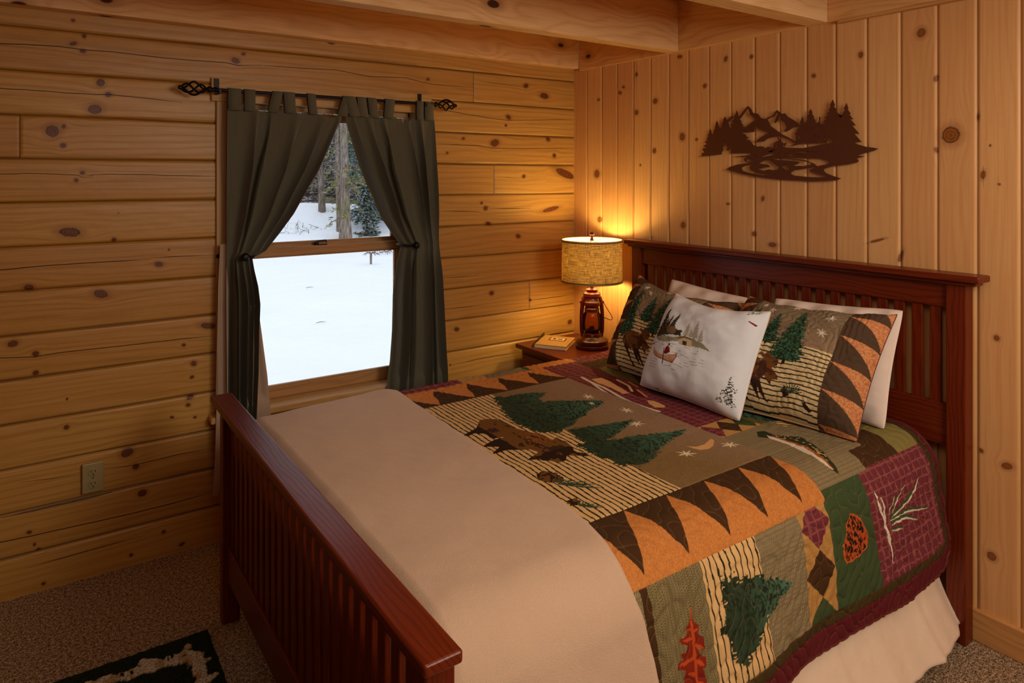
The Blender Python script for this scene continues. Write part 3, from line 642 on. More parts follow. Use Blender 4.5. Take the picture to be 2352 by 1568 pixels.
    m = inside(a, t, P('1260,770 1258,812 1250,829 1238,839 1241,851 1253,849 1234,867 1228,897 1244,895 1253,879 1257,885 1250,903 1231,915 1234,935 1250,933 1238,964 1240,1000 1313,1000 1313,933 1307,915 1332,905 1326,893 1304,893 1316,877 1297,879 1288,865 1307,855 1310,843 1291,847 1279,839 1285,831 1272,821 1263,812')) & (s > 0)
    mixm(col, m, C_['leafD'])
    for pts, w in (('1260,790 1266,873 1274,990', 4.5), ('1266,859 1299,851', 4), ('1266,873 1235,893', 4), ('1269,901 1322,900', 5), ('1269,907 1242,930', 5), ('1263,839 1281,832', 3.5), ('1263,843 1243,844', 3.5), ('1272,940 1300,925', 5), ('1272,960 1250,970', 5)): stroke(pts, w, 'leaf')
    # corner blocks beside the pillows
    mixm(col, R(60, 200, 530, 665), C_['olive']); mixm(col, R(200, 450, 520, 665), C_['brown'])
    m = (a > 60) & (a < 470) & (t < 530); mixm(col, m, C_['olive']*.55)
    m = (a > 60) & (a < 400) & (s > 60) & (t < 420); mixm(col, m, C_['cream']); mixm(col, m & lines(a*.7+s*.7, 20, 5), C_['stripe'])
    fir(col, a, s, P('300,180 300,330 400,330 440,250 430,180'), 41, 1., 0.)
    m = (a >= 400) & (a < 660) & (s > 320) & (s < 672); mixm(col, m, her)
    m = (a > 320) & (a <= 400) & (s > 380) & (s < 600); mixm(col, m, her)
    # head strip: plaid, diamonds, branch
    m = (a >= 470) & (a < 660) & (s <= 320); mixm(col, m, plaid)
    m = (a >= 455) & (a < 660) & (s > 212) & (s <= 322); mixm(col, m, C_['tan'])
    for ca, c in ((478, C_['green']), (558, C_['brown']), (642, plaid)):
        m = (np.abs(a-ca)/46+np.abs(s-267)/54 < 1) & (a >= 455) & (a < 660); mixm(col, m, c)
    mixm(col, inside(a, s, P('448,-605 388,-605 391,-389 520,-130 470,40 400,60 300,-100 300,-650')), C_['brown'])
    mixm(col, inside(a, s, P('470,-560 540,-430 560,-250 590,-140 560,-120 500,-300 450,-520')), C_['burg']*.8)
    t_ = t; 
    def stroke2(pts, w, c):
        q = P(pts)
        for i in range(len(q)-1):
            p0, d = q[i], q[i+1]-q[i]; h = np.clip(((a-p0[0])*d[0]+(s-p0[1])*d[1])/(d@d), 0, 1); mixm(col, np.hypot(a-p0[0]-h*d[0], s-p0[1]-h*d[1]) < w, C_[c])
    stroke2('600,-460 612,-390 620,-300 645,-190 660,-100 655,-30 645,26', 7, 'white'); stroke2('612,-390 640,-310 670,-200', 6, 'white')
    stroke2('500,-350 520,-260 560,-200', 6, 'cream'); stroke2('530,-200 560,-120', 5, 'orange'); stroke2('480,-300 500,-230', 5, 'orange')
    mixm(col, inside(a, s, P('583,-418 539,-407 539,-353 567,-259 586,-189 614,-197 599,-280 596,-368')), C_['moon'])
    mixm(col, inside(a, s, P('589,-90 574,-61 580,-4 599,9 624,-14 614,-56')), C_['moon'])
    # fish
    mixm(col, inside(a, s, P('520,350 492,361 496,402 462,434 440,460 462,522 500,590 522,640 533,655 548,628 552,595 525,527 520,467 530,418 556,381')), lin((52, 56, 34)))
    mixm(col, inside(a, s, P('512,395 500,450 492,515 520,580 536,640 545,600 520,530 512,470 520,420')), lin((172, 92, 40)))
    mixm(col, inside(a, s, P('518,387 511,449 507,514 533,579 539,637 552,618 545,546 529,475 536,410')), C_['white'])
    sp2 = (vnoise(a/6, s/6, 77) > .72) & inside(a, s, P('505,400 462,434 445,460 466,522 503,590 525,630 520,560 500,500 505,440')); mixm(col, sp2, lin((206, 176, 120)))
    # sawtooth strips
    m = (a >= 655) & (t >= 490) & (t < 702); mixm(col, m, orng)
    for ah in (494, 648, 804, 958, 1112, 1268, 1424, 1580):
        q = np.vstack([TH+[ah, 490], TF[1:]+[ah, 490]]); mixm(col, m & inside(a, t, q), C_['brown'])
    far = (s < 0) & (t >= 702) & (t < 1025)
    for a0, a1, c in ((1067, 1420, plaid), (944, 1067, tanh), (740, 944, her), (715, 740, C_['green']), (450, 715, orng)): mixm(col, far & (a >= a0) & (a < a1), c)
    # centre panel
    mc = (a >= 655) & (t < 490); f = np.clip((a-750)/300+np.clip((s-150)/500, 0, 1), 0, 1)[..., None]
    sky = (C_['skyA']*(1-f)+C_['skyB']*f)*(.86+.28*np.clip((n-.3)*2.2, 0, 1)[..., None]); mixm(col, mc, sky)
    mg = mc & (a > 1048+12*np.sin(s/160)); mixm(col, mg, C_['cream'])
    wob = 3*(fbm(s/45, a/80, 12)-.5)*2+1.6*np.sin(s/23+a/29); mixm(col, mg & lines(a+wob, 18.8, 5.2), C_['stripe'])
    for i, pl in enumerate(('1065,-441 1039,-452 1020,-426 980,-431 923,-423 851,-379 882,-358 917,-345 929,-303 851,-267 728,-181 766,-150 844,-126 898,-92 945,-79 976,-56 1014,-38 1052,-33 1077,-9 1099,-38 1134,-56 1143,-116 1149,-178 1131,-262 1093,-353',
        '1036,-19 998,-14 904,12 778,35 832,64 882,85 935,103 1014,132 1042,139 1061,98 1058,48', '1096,100 1058,95 1005,124 904,139 816,171 699,202 756,228 816,238 888,267 951,298 992,316 1039,322 1058,296 1090,301 1093,249 1105,204 1102,147')): fir(col, a, s, pl, 50+i, -1., 0.)
    mo = inside(a, s, P('1282,-212 1234,-267 1206,-264 1181,-243 1175,-181 1178,-137 1162,-92 1140,-48 1137,-9 1134,22 1109,9 1112,40 1105,53 1118,100 1137,137 1121,158 1118,194 1149,165 1175,145 1203,173 1231,171 1241,147 1257,134 1272,116 1297,103 1231,74 1241,40 1260,33 1301,4 1351,7 1354,-1 1307,-30 1345,-56 1348,-66 1294,-87 1238,-90 1288,-98 1288,-152 1316,-173 1348,-163 1351,-181 1297,-204'))
    nn = fbm(a/18, s/40, 61); mixm(col, mo, np.where((nn > .62)[..., None], C_['mooseD']*1.6, C_['moose']))
    mixm(col, mo & ((a > 1268) | ((s > 90) & (nn > .38))), C_['mooseD']); mixm(col, mo & (vnoise(a/4, s/9, 62) > .72) & (s > -90) & (s < 20) & (a < 1215), lin((178, 92, 36)))
    for pl, sd in (('1335,202 1304,191 1279,220 1282,259 1294,280 1319,272 1345,251 1348,230', 3), ('1364,371 1332,371 1329,395 1345,408 1367,397', 4)):
        m = inside(a+8*(vnoise(a/6, s/6, 8)-.5), s, P(pl)); mixm(col, m, np.where((vnoise(a/7, s/8, sd) > .5)[..., None], C_['coneC'], C_['mooseD']))
    sided = False
    rs = np.random.RandomState(4)
    for (ca, cs, n_, L) in ((1318, 285, 17, 88), (1350, 410, 10, 50)):
        for i in range(n_):
            an = math.pi*(.28+.62*i/n_)+math.pi*.25; l = L*(.7+.4*rs.rand()); e = (ca-l*math.sin(an-.6), cs+l*math.cos(an-1.4)*1.0)
            mid = ((ca+e[0])/2+rs.randn()*3, (cs+e[1])/2+rs.randn()*3); t = s; stroke('%g,%g %g,%g %g,%g' % (ca, cs, *mid, *e), 2.4, 'treeM')
    for cx, cy in ((747, -251), (734, -51), (806, 72), (857, 340), (687, 371), (790, -180)): star(col, a, s, cx, cy, 36 if cx != 790 else 20)
    m = inside(a, s, P('813,301 791,322 756,324 703,306 698,312 703,322 740,348 769,356 800,345 808,327')); mixm(col, m, C_['moon'])
    # free-motion stitching
    return col
def stitch(a, s, seed=0, sc=46.):
    rs = np.random.RandomState(90+seed); n = np.zeros(a.shape); ga = np.zeros(a.shape); gs = np.zeros(a.shape)
    for i in range(9):
        th = rs.rand()*math.pi*2; k = 2*math.pi/(sc*(.85+.5*rs.rand())); p = rs.rand()*6.28; ka, ks = k*math.cos(th), k*math.sin(th); q = ka*a+ks*s+p
        n += np.sin(q); ga += ka*np.cos(q); gs += ks*np.cos(q)
    d = np.abs(n)/(np.hypot(ga, gs)+.06); return d           # distance to the stitch line in mm
av = np.concatenate([np.arange(14, 1455, 2.1), np.arange(1460, 1850, 14)]); sv = np.arange(-900, 1113, 2.1)
Aq, Sq = np.meshgrid(av, sv, indexing='ij')
col = paint_quilt(Aq, Sq); d = stitch(Aq, Sq*.72, 0, 52.); side = np.clip((np.abs(Sq)-500)/180, 0, 1)*.9+.1; side = np.maximum(side, np.clip((520-Aq)/150, 0, .55))
puff = 3.5*side*(1-np.exp(-(d/6.5)**2))+3.*(fbm(Aq/60, Sq/60, 71)-.5)+11*side*(fbm(Aq/170, Sq/140, 72)-.5)
seam = np.minimum.reduce([np.abs(Aq-v)+1e3*(np.abs(Sq) < 660) for v in (60, 450, 667, 797, 990, 1197)]+[np.abs(np.abs(Sq)-v) for v in (490, 702, 1025, 1055)]); puff -= 1.6*np.exp(-(seam/3.)**2)
dark = (col.sum(-1) < .30); thr = (d < .7) & (np.abs(Sq) > 250); f = np.where(dark, .30, .0)[..., None]*thr[..., None]; col = col*(1-f)+C_['thread']*f
flare = 5*np.clip((np.abs(Sq)-700)/300, 0, 1)*np.sin(Aq/70+.8*np.sin(Aq/190))
pos = drape(Aq/1000, Sq/1000, (puff+flare)/1000)
# rounded head corner of the hem, lower hem towards the head
hm = np.clip((np.abs(Sq)-700)/400, 0, 1); cut = np.clip((75-Aq)/75, 0, 1)**2*np.clip((np.abs(Sq)-1030)/80, 0, 1)
pos[..., 2] += .035*cut+hm*(.042+.030*np.clip((.25-Aq/1000)/.25, 0, 1)**1.5)
pos[..., 1] += .030*hm*np.clip((.3-Aq/1000)/.3, 0, 1)*np.sign(Sq)
pos[..., 2] -= .012*np.clip((.10-Aq/1000)/.09, 0, 1)*np.clip(1.2-np.abs(Sq)/600, 0, 1)
qo = npmesh('quilt', pos, gridfaces(*Aq.shape), M['quilt'], col=col, uv=np.stack([Aq/1000, Sq/1000], -1))
tag(qo, 'patchwork quilt with fir trees, a moose, stars and sawtooth borders spread over the bed', 'quilt')
# maroon binding cord along the hem
hem = [Vector(pos[i, -1]) for i in range(0, len(av), 4) if av[i] < 1440][::-1]+[Vector(pos[0, j]) for j in range(len(sv)-1, 380, -6)]
bd = MB().tube(hem, .0042, 6).build('binding', M['trimred'], qo, True)

# ------------------------------------------------------------------ folded fleece blanket over the foot of the bed
E = [(1440, -900), (1405, -760), (1392, -728), (1362, -705), (1348, -680), (1348, -591), (1348, -435), (1352, -300), (1364, -162), (1370, 36), (1380, 215), (1384, 388), (1396, 502), (1420, 614), (1423, 667), (1417, 714), (1404, 762), (1392, 845), (1388, 915), (1384, 1010), (1382, 1250)]
ss = np.linspace(-.90, 1.16, 460); ae = np.interp(ss, [e[1]/1000 for e in E], [e[0]/1000 for e in E]); nw = 240
Uu, Ss = np.meshgrid(np.linspace(0, 1, nw), ss, indexing='ij'); Aeb = np.broadcast_to(ae, Uu.shape); Ab = Aeb+(1.925-Aeb)*Uu**1.25
edge = np.clip((Ab-Aeb)/.022, 0, 1); rise = .013*np.sqrt(1-(1-edge)**2)
ridge = .010*np.exp(-((Ab-Aeb-.045)/.04)**2)*np.clip(1-np.abs(Ss+.66)/.12, 0, 1)
lump = .007*(fbm(Ab*4, Ss*4, 81)-.5)*2+.0022*(fbm(Ab*13+Ss*5, Ss*9, 82)-.5)*2
fl = .012*np.clip((np.abs(Ss)-.74)/.3, 0, 1)*np.sin(Ab*19+2)
foot = -.050*np.clip((Ab-1.865)/.06, 0, 1)**1.5-.016*np.clip((Ab-1.55)/.35, 0, 1)*np.clip((-Ss-.45)/.3, 0, 1)
pb = drape(Ab, Ss, rise+ridge*1.0+lump+fl+.004); pb[..., 2] += foot
hmb = np.clip((np.abs(Ss)-.7)/.4, 0, 1); pb[..., 1] -= .012*hmb*np.sign(Ss)
bl = npmesh('blanket', pb, gridfaces(*Ab.shape), M['fleece']); tag(bl, 'plain tan fleece blanket folded across the foot of the bed', 'blanket')

# ------------------------------------------------------------------ pillows
def pillow(name, label, cat, BL, BR, TR, TL, T, mat, paint=None, n=(150, 110), group=None, pinch=.025, back=.35, wr=.006, seed=0, uvs=(.65, .45), bulge_exp=.55, sagtop=0., quilted=0, corner=.030):
    c = [np.array(Wd(*p)) for p in (BL, BR, TR, TL)]; U, V_ = np.meshgrid(np.linspace(0, 1, n[0]), np.linspace(0, 1, n[1]), indexing='ij')
    eu = 4*U*(1-U); ev = 4*V_*(1-V_); u2 = U+(.5-U)*2*pinch*ev*np.abs(2*U-1)**2; v2 = V_+(.5-V_)*2*pinch*eu*np.abs(2*V_-1)**2
    cr4 = (np.abs(2*U-1)*np.abs(2*V_-1))**6; u2 = u2+(.5-U)*corner*cr4; v2 = v2+(.5-V_)*corner*1.15*cr4
    u2 = u2[..., None]; v2 = v2[..., None]; base = (c[0]*(1-u2)+c[1]*u2)*(1-v2)+(c[3]*(1-u2)+c[2]*u2)*v2
    N = np.cross(c[1]-c[0], c[3]-c[0]); N = N/np.linalg.norm(N); N = N*np.sign(-N[0]); dn = c[3]-c[0]; dn = dn/np.linalg.norm(dn)
    base = base-dn*(sagtop*(eu*np.clip((V_-.6)/.4, 0, 1)**2)[..., None])
    th = T*(np.clip((1-np.abs(2*U-1)**3)*(1-np.abs(2*V_-1)**3), 0, 1))**bulge_exp
    rad = fbm(U*3.5+seed, V_*4, 30+seed)-.5; fine = fbm(U*26+seed*3, V_*20, 31+seed)-.5
    cr = np.sin((U-.5)*30*(.4+np.abs(V_-.5))+seed)*np.abs(2*V_-1)**3*np.clip(eu*3, 0, 1)
    d = th+wr*(2*rad*np.sqrt(np.clip(eu*ev, 0, 1))*2+.18*fine*np.sqrt(np.clip(eu*ev, 0, 1)))+wr*.8*cr*np.sqrt(np.clip(ev*4, 0, 1))
    if quilted: ds = stitch(U*uvs[0]*1000, V_*uvs[1]*1000, seed, 40.); d = d+quilted*(1-np.exp(-(ds/5.)**2))*np.clip(eu*8, 0, 1)*np.clip(ev*8, 0, 1)
    F = base+N*d[..., None]; Bk = base-N*(back*th)[..., None]
    V2 = np.concatenate([F.reshape(-1, 3), Bk.reshape(-1, 3)]); f1 = gridfaces(*U.shape); f2 = gridfaces(*U.shape, flip=True)+U.size
    # sew the rim
    idx = np.arange(U.size).reshape(U.shape); rim = np.concatenate([idx[:, 0], idx[-1, 1:], idx[-2::-1, -1], idx[0, -2:0:-1]]); r2 = np.roll(rim, -1)
    f3 = np.stack([rim, rim+U.size, r2+U.size, r2], -1)
    colr = None
    if paint is not None: cc = paint(U, V_); colr = np.concatenate([cc.reshape(-1, 3)]*2)
    uv = np.concatenate([np.stack([U*uvs[0], V_*uvs[1]], -1).reshape(-1, 2)]*2)
    o = npmesh(name, V2, np.concatenate([f1, f2, f3]), mat, col=colr, uv=uv); tag(o, label, cat, group)
    rimp = [Vector(F.reshape(-1, 3)[i]) for i in rim[::3]]; rimp.append(rimp[0])
    return o, rimp
SB = '91,336'
def paint_sham(U, V_):
    x, y = U*1000, V_*1000; col = np.zeros(U.shape+(3,)); n = fbm(x/4, y/5, 5, 2)
    f = np.clip(V_*1.4-.5, 0, 1)[..., None]; col[:] = C_['skyA']*1.05; col[:] = (C_['skyA']*(1-f)+lin((128, 118, 92))*f)*(.86+.28*np.clip((n-.3)*2.2, 0, 1)[..., None])
    mg = y < 498; mixm(col, mg, lin((226, 200, 150))); mixm(col, mg & lines(y+5*np.sin(x/60), 33, 9), C_['stripe'])
    for k_, (ax_0, ay_0, by_0, hw_0) in enumerate(((238, 820, 300, 118), (405, 770, 480, 84), (548, 845, 370, 132))): firtri(col, x, y, ax_0, ay_0, by_0, hw_0, 60+k_*7, lin((70, 122, 92)))
    mo = inside(x, y, P('258,256 262,296 290,340 339,350 374,352 425,330 430,357 394,382 405,403 429,385 446,413 475,380 521,363 521,324 494,300 541,252 545,227 514,218 512,176 492,196 466,232 449,195 492,92 516,59 491,71 443,141 467,54 408,141 385,189 333,186 360,96 406,47 367,56 312,158'))
    nn = fbm(x/40, y/25, 61); mixm(col, mo, np.where((nn > .52)[..., None], lin((76, 48, 34)), lin((112, 70, 38)))); mixm(col, mo & (y < 190), lin((58, 38, 30)))
    for pl in ('574,167 594,182 623,170 631,132 603,119', '709,114 730,111 768,74 753,60 724,80'): mixm(col, inside(x, y, P(pl)), C_['mooseD'])
    for k in range(11):
        an = .3+k*.26; l = 70; d = np.abs((x-640)*math.sin(an)-(y-150)*math.cos(an)); r = (x-640)*math.cos(an)+(y-150)*math.sin(an); mixm(col, (d < 3) & (r > 0) & (r < l) & (an < 3.4), C_['treeM'])
    for cx, cy in ((716, 800), (700, 640), (470, 905), (330, 800), (250, 870)): star(col, x, y*.8, cx, cy*.8, 42, 'white')
    def teeth(lx, ly):
        m = (lx >= 0) & (lx <= 1); sp = np.clip((n-.4)*5, 0, 1)[..., None]; mixm(col, m, lin((222, 156, 104))*sp+lin((190, 116, 72))*(1-sp))
        k = (ly*4.7) % 1; mixm(col, m & (lx < (1-k**2.1)), lin((86, 66, 50)))
    teeth((x-798)/203*1.0, V_-.02); teeth((190-x)/175, V_-.02)
    return col
def paint_throw(U, V_):
    x, y = U*1000, V_*1000; col = np.zeros(U.shape+(3,)); col[:] = lin((232, 236, 242)); j = lambda s_, k=14: (vnoise(x/9, y/9, s_)-.5)*k
    Dk, Ol, Br, Rd = lin((66, 58, 44)), lin((150, 146, 116)), lin((128, 100, 72)), lin((132, 30, 30))
    Ft = lin((190, 184, 164))
    for k_, (a0, y0, b0, h0) in enumerate(((452, 700, 560, 32), (540, 735, 560, 44), (600, 650, 545, 34), (500, 640, 560, 26))): firtri(col, x, y, a0, y0, b0, h0, 120+k_*5, Ft, Ft, Ft*.9, 6)
    mixm(col, inside(x+j(3), y+j(4), P('141,478 219,512 337,513 412,546 522,553 625,532 715,478 640,484 545,485 430,496 298,462 181,453')), Ol)
    mixm(col, inside(x+j(5, 26), y+j(6, 16), P('141,478 118,540 150,590 400,600 412,546 328,539 219,512')), Dk)
    for k_, (a0, y0, b0, h0) in enumerate(((160, 815, 540, 62), (238, 750, 580, 34), (296, 775, 585, 44), (205, 700, 560, 40))): firtri(col, x, y, a0, y0, b0, h0, 80+k_*5, lin((96, 92, 70)), Dk, lin((48, 44, 34)), 7)
    mixm(col, inside(x, y, P('222,604 327,622 354,587 346,550 267,544')), Br)
    mixm(col, inside(x, y, P('395,514 438,552 520,539 537,470 426,468')), lin((206, 182, 146))); mixm(col, inside(x, y, P('386,519 444,556 523,549 515,534 450,539 403,509')), Br); mixm(col, inside(x, y, P('442,510 481,512 491,474 454,475')), Dk)
    q = P('142,392 172,361 239,344 330,338 394,359 429,386 441,339 428,283 349,287 242,298 168,326'); mixm(col, inside(x, y, q), Rd); mixm(col, inside((x-290)*1.05+290, (y-332)*1.16+330, q), lin((196, 150, 118)))
    mixm(col, inside(x, y, P('158,378 238,348 328,342 392,363 346,333 244,332')), lin((226, 216, 200)))
    mixm(col, inside(x, y, P('316,405 328,429 360,410 372,371 335,345 312,350')), Rd); mixm(col, inside(x, y, P('329,450 345,454 351,435 335,425')), Dk); mixm(col, inside(x, y, P('297,394 305,396 332,256 323,247')), Dk)
    mixm(col, inside(x, y, P('71,421 143,434 134,418 83,410')), Rd); mixm(col, inside(x, y, P('113,431 89,609 96,611 121,435')), lin((190, 180, 166)))
    rip = (np.abs(((y+8*np.sin(x/40))/26) % 1-.5) < .07) & (vnoise(x/45, y/12, 9) > .55) & inside(x, y, P('120,450 700,470 700,330 480,250 460,200 170,180 100,300')); mixm(col, rip, Br)
    mixm(col, inside(x+j(8, 30), y, P('51,470 41,554 75,605 79,636 112,571 97,510')) & (vnoise(x/14, y/14, 3) > .45), Dk)
    for pl in ('869,898 887,970 961,1002 964,966 910,934', '836,97 862,152 900,187 928,115 880,93', '215,-6 222,30 255,10 310,-2'): mixm(col, inside(x+j(7, 24), y+j(9, 24), P(pl)) & (vnoise(x/12, y/12, 5) > .5), Ol*.75)
    mixm(col, inside(x, y, P('910,843 914,852 972,829 965,813')), Rd); mixm(col, (vnoise(x/10, y/6, 15) > .45) & inside(x+j(2, 40), y+j(3, 10), P('945,68 917,111 914,180 877,180 917,252 915,299 925,350 918,396 935,302 955,238 953,166 975,94')), Dk); return col
pillow('pillow', 'white pillow behind the window-side moose sham, against the headboard slats', 'pillow', (.15, .30, .69), (.15, .84, .69), (.075, .82, 1.045), (.070, .33, 1.075), .060, M['whitecase'], group='white bed pillows', seed=1, wr=.014, n=(120, 90))
pillow('pillow', 'white pillow sticking out past the right side of the nearer patterned sham', 'pillow', (.15, .83, .69), (.155, 1.368, .689), (.062, 1.386, 1.095), (.074, .885, 1.066), .062, M['whitecase'], group='white bed pillows', seed=2, wr=.014, n=(120, 90))
s1, _ = pillow('pillow_sham', 'quilted moose and fir sham on the window side, half hidden by the canoe pillow', 'pillow', (.40, .240, .69), (.43, .84, .69), (.130, .800, 1.035), (.130, .185, 1.080), .115, M['quilt'], paint_sham, (330, 230), 'patchwork pillow shams', seed=3, quilted=.0026, wr=.011, uvs=(.62, .46), pinch=.03, sagtop=.045, corner=.004)
s2, rp = pillow('pillow_sham', 'quilted moose and fir sham on the right with its sawtooth edge fully showing', 'pillow', (.452, .78, .692), (.333, 1.366, .69), (.118, 1.388, 1.084), (.122, .800, 1.066), .118, M['quilt'], paint_sham, (330, 230), 'patchwork pillow shams', seed=4, quilted=.0026, wr=.010, uvs=(.62, .46), pinch=.026, sagtop=.036, corner=.006)
MB().tube(rp, .0019, 6).build('piping', M['trimred'], s2, True)
s3, rp = pillow('throw_pillow', 'square off-white throw pillow printed with a canoe on a lake, in front of the shams', 'pillow', (.500, .550, .70), (.505, 1.045, .695), (.330, 1.052, 1.066), (.325, .590, 1.068), .100, M['throwcloth'], paint_throw, (330, 300), seed=5, wr=.009, uvs=(.46, .43), pinch=.022, back=.3, sagtop=.028, corner=.024)
MB().tube(rp, .0022, 6).build('seam', M['whitecase'], s3, True)

# ------------------------------------------------------------------ nightstand, lamp, book, pen
ns = thing('nightstand', 'small cherry nightstand in the corner beside the bed', 'nightstand', (-.22, -.255, 0))
MB().box((-.432, -.476, .626), (.004, -.036, .650), .004, 3).build('top', M['cherryY'], ns)
b = MB().box((-.405, -.452, .12), (-.006, -.060, .626), .003); b.build('body', M['cherryZ'], ns)
for x in (-.405, -.046):
    for y in (-.452, -.100): MB().box((x, y, 0), (x+.04, y+.04, .13), .003).build('leg', M['cherryZ'], ns)
dr = MB().box((-.418, -.430, .455), (-.404, -.082, .600), .004).build('drawer', M['cherryY'], ns)
MB().lathe([(0, .024), (.012, .022), (.014, .014), (.007, .006), (.006, 0)][::-1], (-.418, -.256, .528), 18, Matrix.Rotation(-math.pi/2, 3, 'Y')).build('knob', M['iron'], dr, True)

LX, LY, LZ = -.150, -.338, .650
lp = thing('table_lamp', 'lit red lantern-shaped table lamp with a burlap drum shade on the nightstand', 'lamp', (LX, LY, LZ)); O3 = (LX, LY, LZ)
MB().lathe([(0, 0), (.084, 0), (.087, .004), (.087, .016), (.083, .020), (.083, .024), (.086, .028), (.085, .042), (.078, .048), (.060, .052), (.052, .060), (.050, .074), (.046, .080), (0, .080)], O3, 48).build('base', M['redpaint'], lp, True, 35)
MB().lathe([(.034, .078), (.043, .092), (.0475, .115), (.0480, .145), (.043, .178), (.036, .192)], O3, 40).build('glass_globe', M['globe'], lp, True)
MB().lathe([(0, .078), (.030, .080), (.030, .094), (.012, .10), (.011, .112), (.0, .113)], O3, 30).build('burner', M['redpaint'], lp, True)
MB().lathe([(.034, .188), (.038, .190), (.039, .205), (.034, .212), (.036, .216), (.046, .226), (.046, .240), (.040, .246), (.037, .262), (.046, .270), (.046, .286), (.036, .292), (.024, .296), (.0, .297)], O3, 40).build('hood', M['redpaint'], lp, True, 35)
FD = np.array([_R[0], _R[1]])            # the side tubes stand across the view as in the photograph
for sx in (-1, 1):
    MB().tube([(LX+sx*FD[0]*r, LY+sx*FD[1]*r, LZ+z) for r, z in ((.046, .052), (.053, .085), (.055, .13), (.054, .19), (.049, .235), (.040, .262), (.028, .272))], [.011, .011, .0105, .0105, .011, .012, .010], 12).build('side_tube', M['redpaint'], lp, True)
    MB().lathe([(0, -.006), (.008, -.006), (.008, .006), (0, .006)], (LX+sx*FD[0]*.055, LY+sx*FD[1]*.055, LZ+.238), 12, Matrix.Rotation(math.pi/2, 3, 'X')).build('hinge', M['redpaint'], lp, True)
h0 = np.array([LX, LY, LZ])+np.array([FD[0], FD[1], 0])*.056+[0, 0, .236]
hp = []
for i in range(17):
    t_ = i/16; r = .056+.062*math.sin(math.pi*min(t_*1.05, 1))**.9; z = .238-.096*math.sin(math.pi*t_*.55)**1.1; off = (.5-t_)*.05
    hp.append((LX+FD[0]*r-FD[1]*off*.2, LY+FD[1]*r+off*.8, LZ+z))
hp = [(LX+FD[0]*a_, LY+FD[1]*a_, LZ+z_) for a_, z_ in ((.057, .238), (.063, .232), (.085, .196), (.103, .166), (.108, .154), (.106, .147), (.099, .143), (.090, .146), (.060, .160))]
MB().tube(hp, .0018, 8).build('wire_handle', M['iron'], lp, True)
MB().lathe([(.022, .294), (.032, .300), (.033, .306), (.020, .310), (.0115, .314), (.0115, .352), (.015, .353), (.015, .403), (0, .404)], O3, 24).build('socket', M['redpaint'], lp, True)
sz0, sz1, sr0, sr1 = .345, .568, .160, .157
n = 96; th_ = np.linspace(0, 2*np.pi, n+1); tz = np.linspace(0, 1, 8); Th, Tz = np.meshgrid(th_, tz, indexing='ij'); rr = sr0+(sr1-sr0)*Tz
npmesh('lamp_shade', np.stack([LX+rr*np.cos(Th), LY+rr*np.sin(Th), LZ+sz0+(sz1-sz0)*Tz], -1), gridfaces(n+1, 8), M['shade'], lp, uv=np.stack([Th/6.283, Tz*.22], -1))
npmesh('shade_liner', np.stack([LX+(rr-.0012)*np.cos(Th), LY+(rr-.0012)*np.sin(Th), LZ+sz0+.001+(sz1-sz0-.002)*Tz], -1), gridfaces(n+1, 8), M['shadein'], lp)
for z, r in ((sz0, sr0), (sz1-.009, sr1)):
    MB().lathe([(r-.0005, z), (r+.0022, z), (r+.0022, z+.009), (r-.0005, z+.009), (r-.0005, z)], O3, 80).build('shade_trim', M['shade'] if 0 else M['bookcover'], lp, True)
    zz_ = z+.009 if z < .5 else z; MB().tube([(LX+(r+.002)*math.cos(a_), LY+(r+.002)*math.sin(a_), LZ+zz_) for a_ in np.linspace(0, 2*math.pi, 73)], .0020, 6).build('shade_cord', M['trimred'], lp, True)
b = MB()
for k in range(3):
    a_ = 2.1*k+.4; b.tube([(LX, LY, LZ+.560), (LX+sr1*.5*math.cos(a_), LY+sr1*.5*math.sin(a_), LZ+.556), (LX+(sr1-.002)*math.cos(a_), LY+(sr1-.002)*math.sin(a_), LZ+.562)], .0014, 6)
for s_ in (-1, 1): b.tube([(LX+s_*.012, LY, LZ+.372), (LX+s_*.050, LY, LZ+.42), (LX+s_*.052, LY, LZ+.49), (LX+s_*.02, LY, LZ+.545), (LX, LY, LZ+.560)], .0014, 6)
b.build('harp', M['brass'], lp, True)
MB().lathe([(.006, .556), (.010, .562), (.009, .570), (.0065, .574), (.0075, .590), (.016, .595), (.012, .600), (.0085, .603), (.0, .610)], O3, 16).build('finial', M['redpaint'], lp, True)
MB().lathe([(0, .402), (.013, .404), (.014, .425), (.029, .465), (.030, .485), (.020, .508), (0, .514)], O3, 24).build('light_bulb', M['bulb'], lp, True)

bk = thing('book', 'thin tan hardback notebook with a framed picture on the cover, lying on the nightstand', 'book', (-.275, -.18, .650))
Q = [np.array(v) for v in ((-.409, -.176), (-.315, -.325), (-.143, -.193), (-.236, -.042))]
def quadbox(b, q, z0, z1):
    A_ = [b.b.verts.new((*p, z0)) for p in q]; B_ = [b.b.verts.new((*p, z1)) for p in q]; b.b.faces.new(A_[::-1]); b.b.faces.new(B_)
    for i in range(4): b.b.faces.new((A_[i], A_[(i+1) % 4], B_[(i+1) % 4], B_[i]))
    return b
cq = sum(Q)/4; sh = lambda q, f: [cq+(p-cq)*f for p in q]
b = quadbox(quadbox(MB(), Q, .6505, .6530), Q, .6690, .6715); quadbox(b, [Q[0], Q[3], Q[3]+(Q[2]-Q[3])*.02, Q[0]+(Q[1]-Q[0])*.02], .6505, .6715); b.build('cover', M['bookcover'], bk)
quadbox(MB(), sh(Q, .965), .6530, .6690).build('pages', M['bookpage'], bk)
inn = lambda f0, f1, g0, g1: [Q[0]+(Q[1]-Q[0])*f+(Q[3]-Q[0])*g for f, g in ((f0, g0), (f1, g0), (f1, g1), (f0, g1))]
fr_ = quadbox(MB(), inn(.28, .80, .50, .80), .6715, .6721).build('picture_frame', M['trimred'], bk)
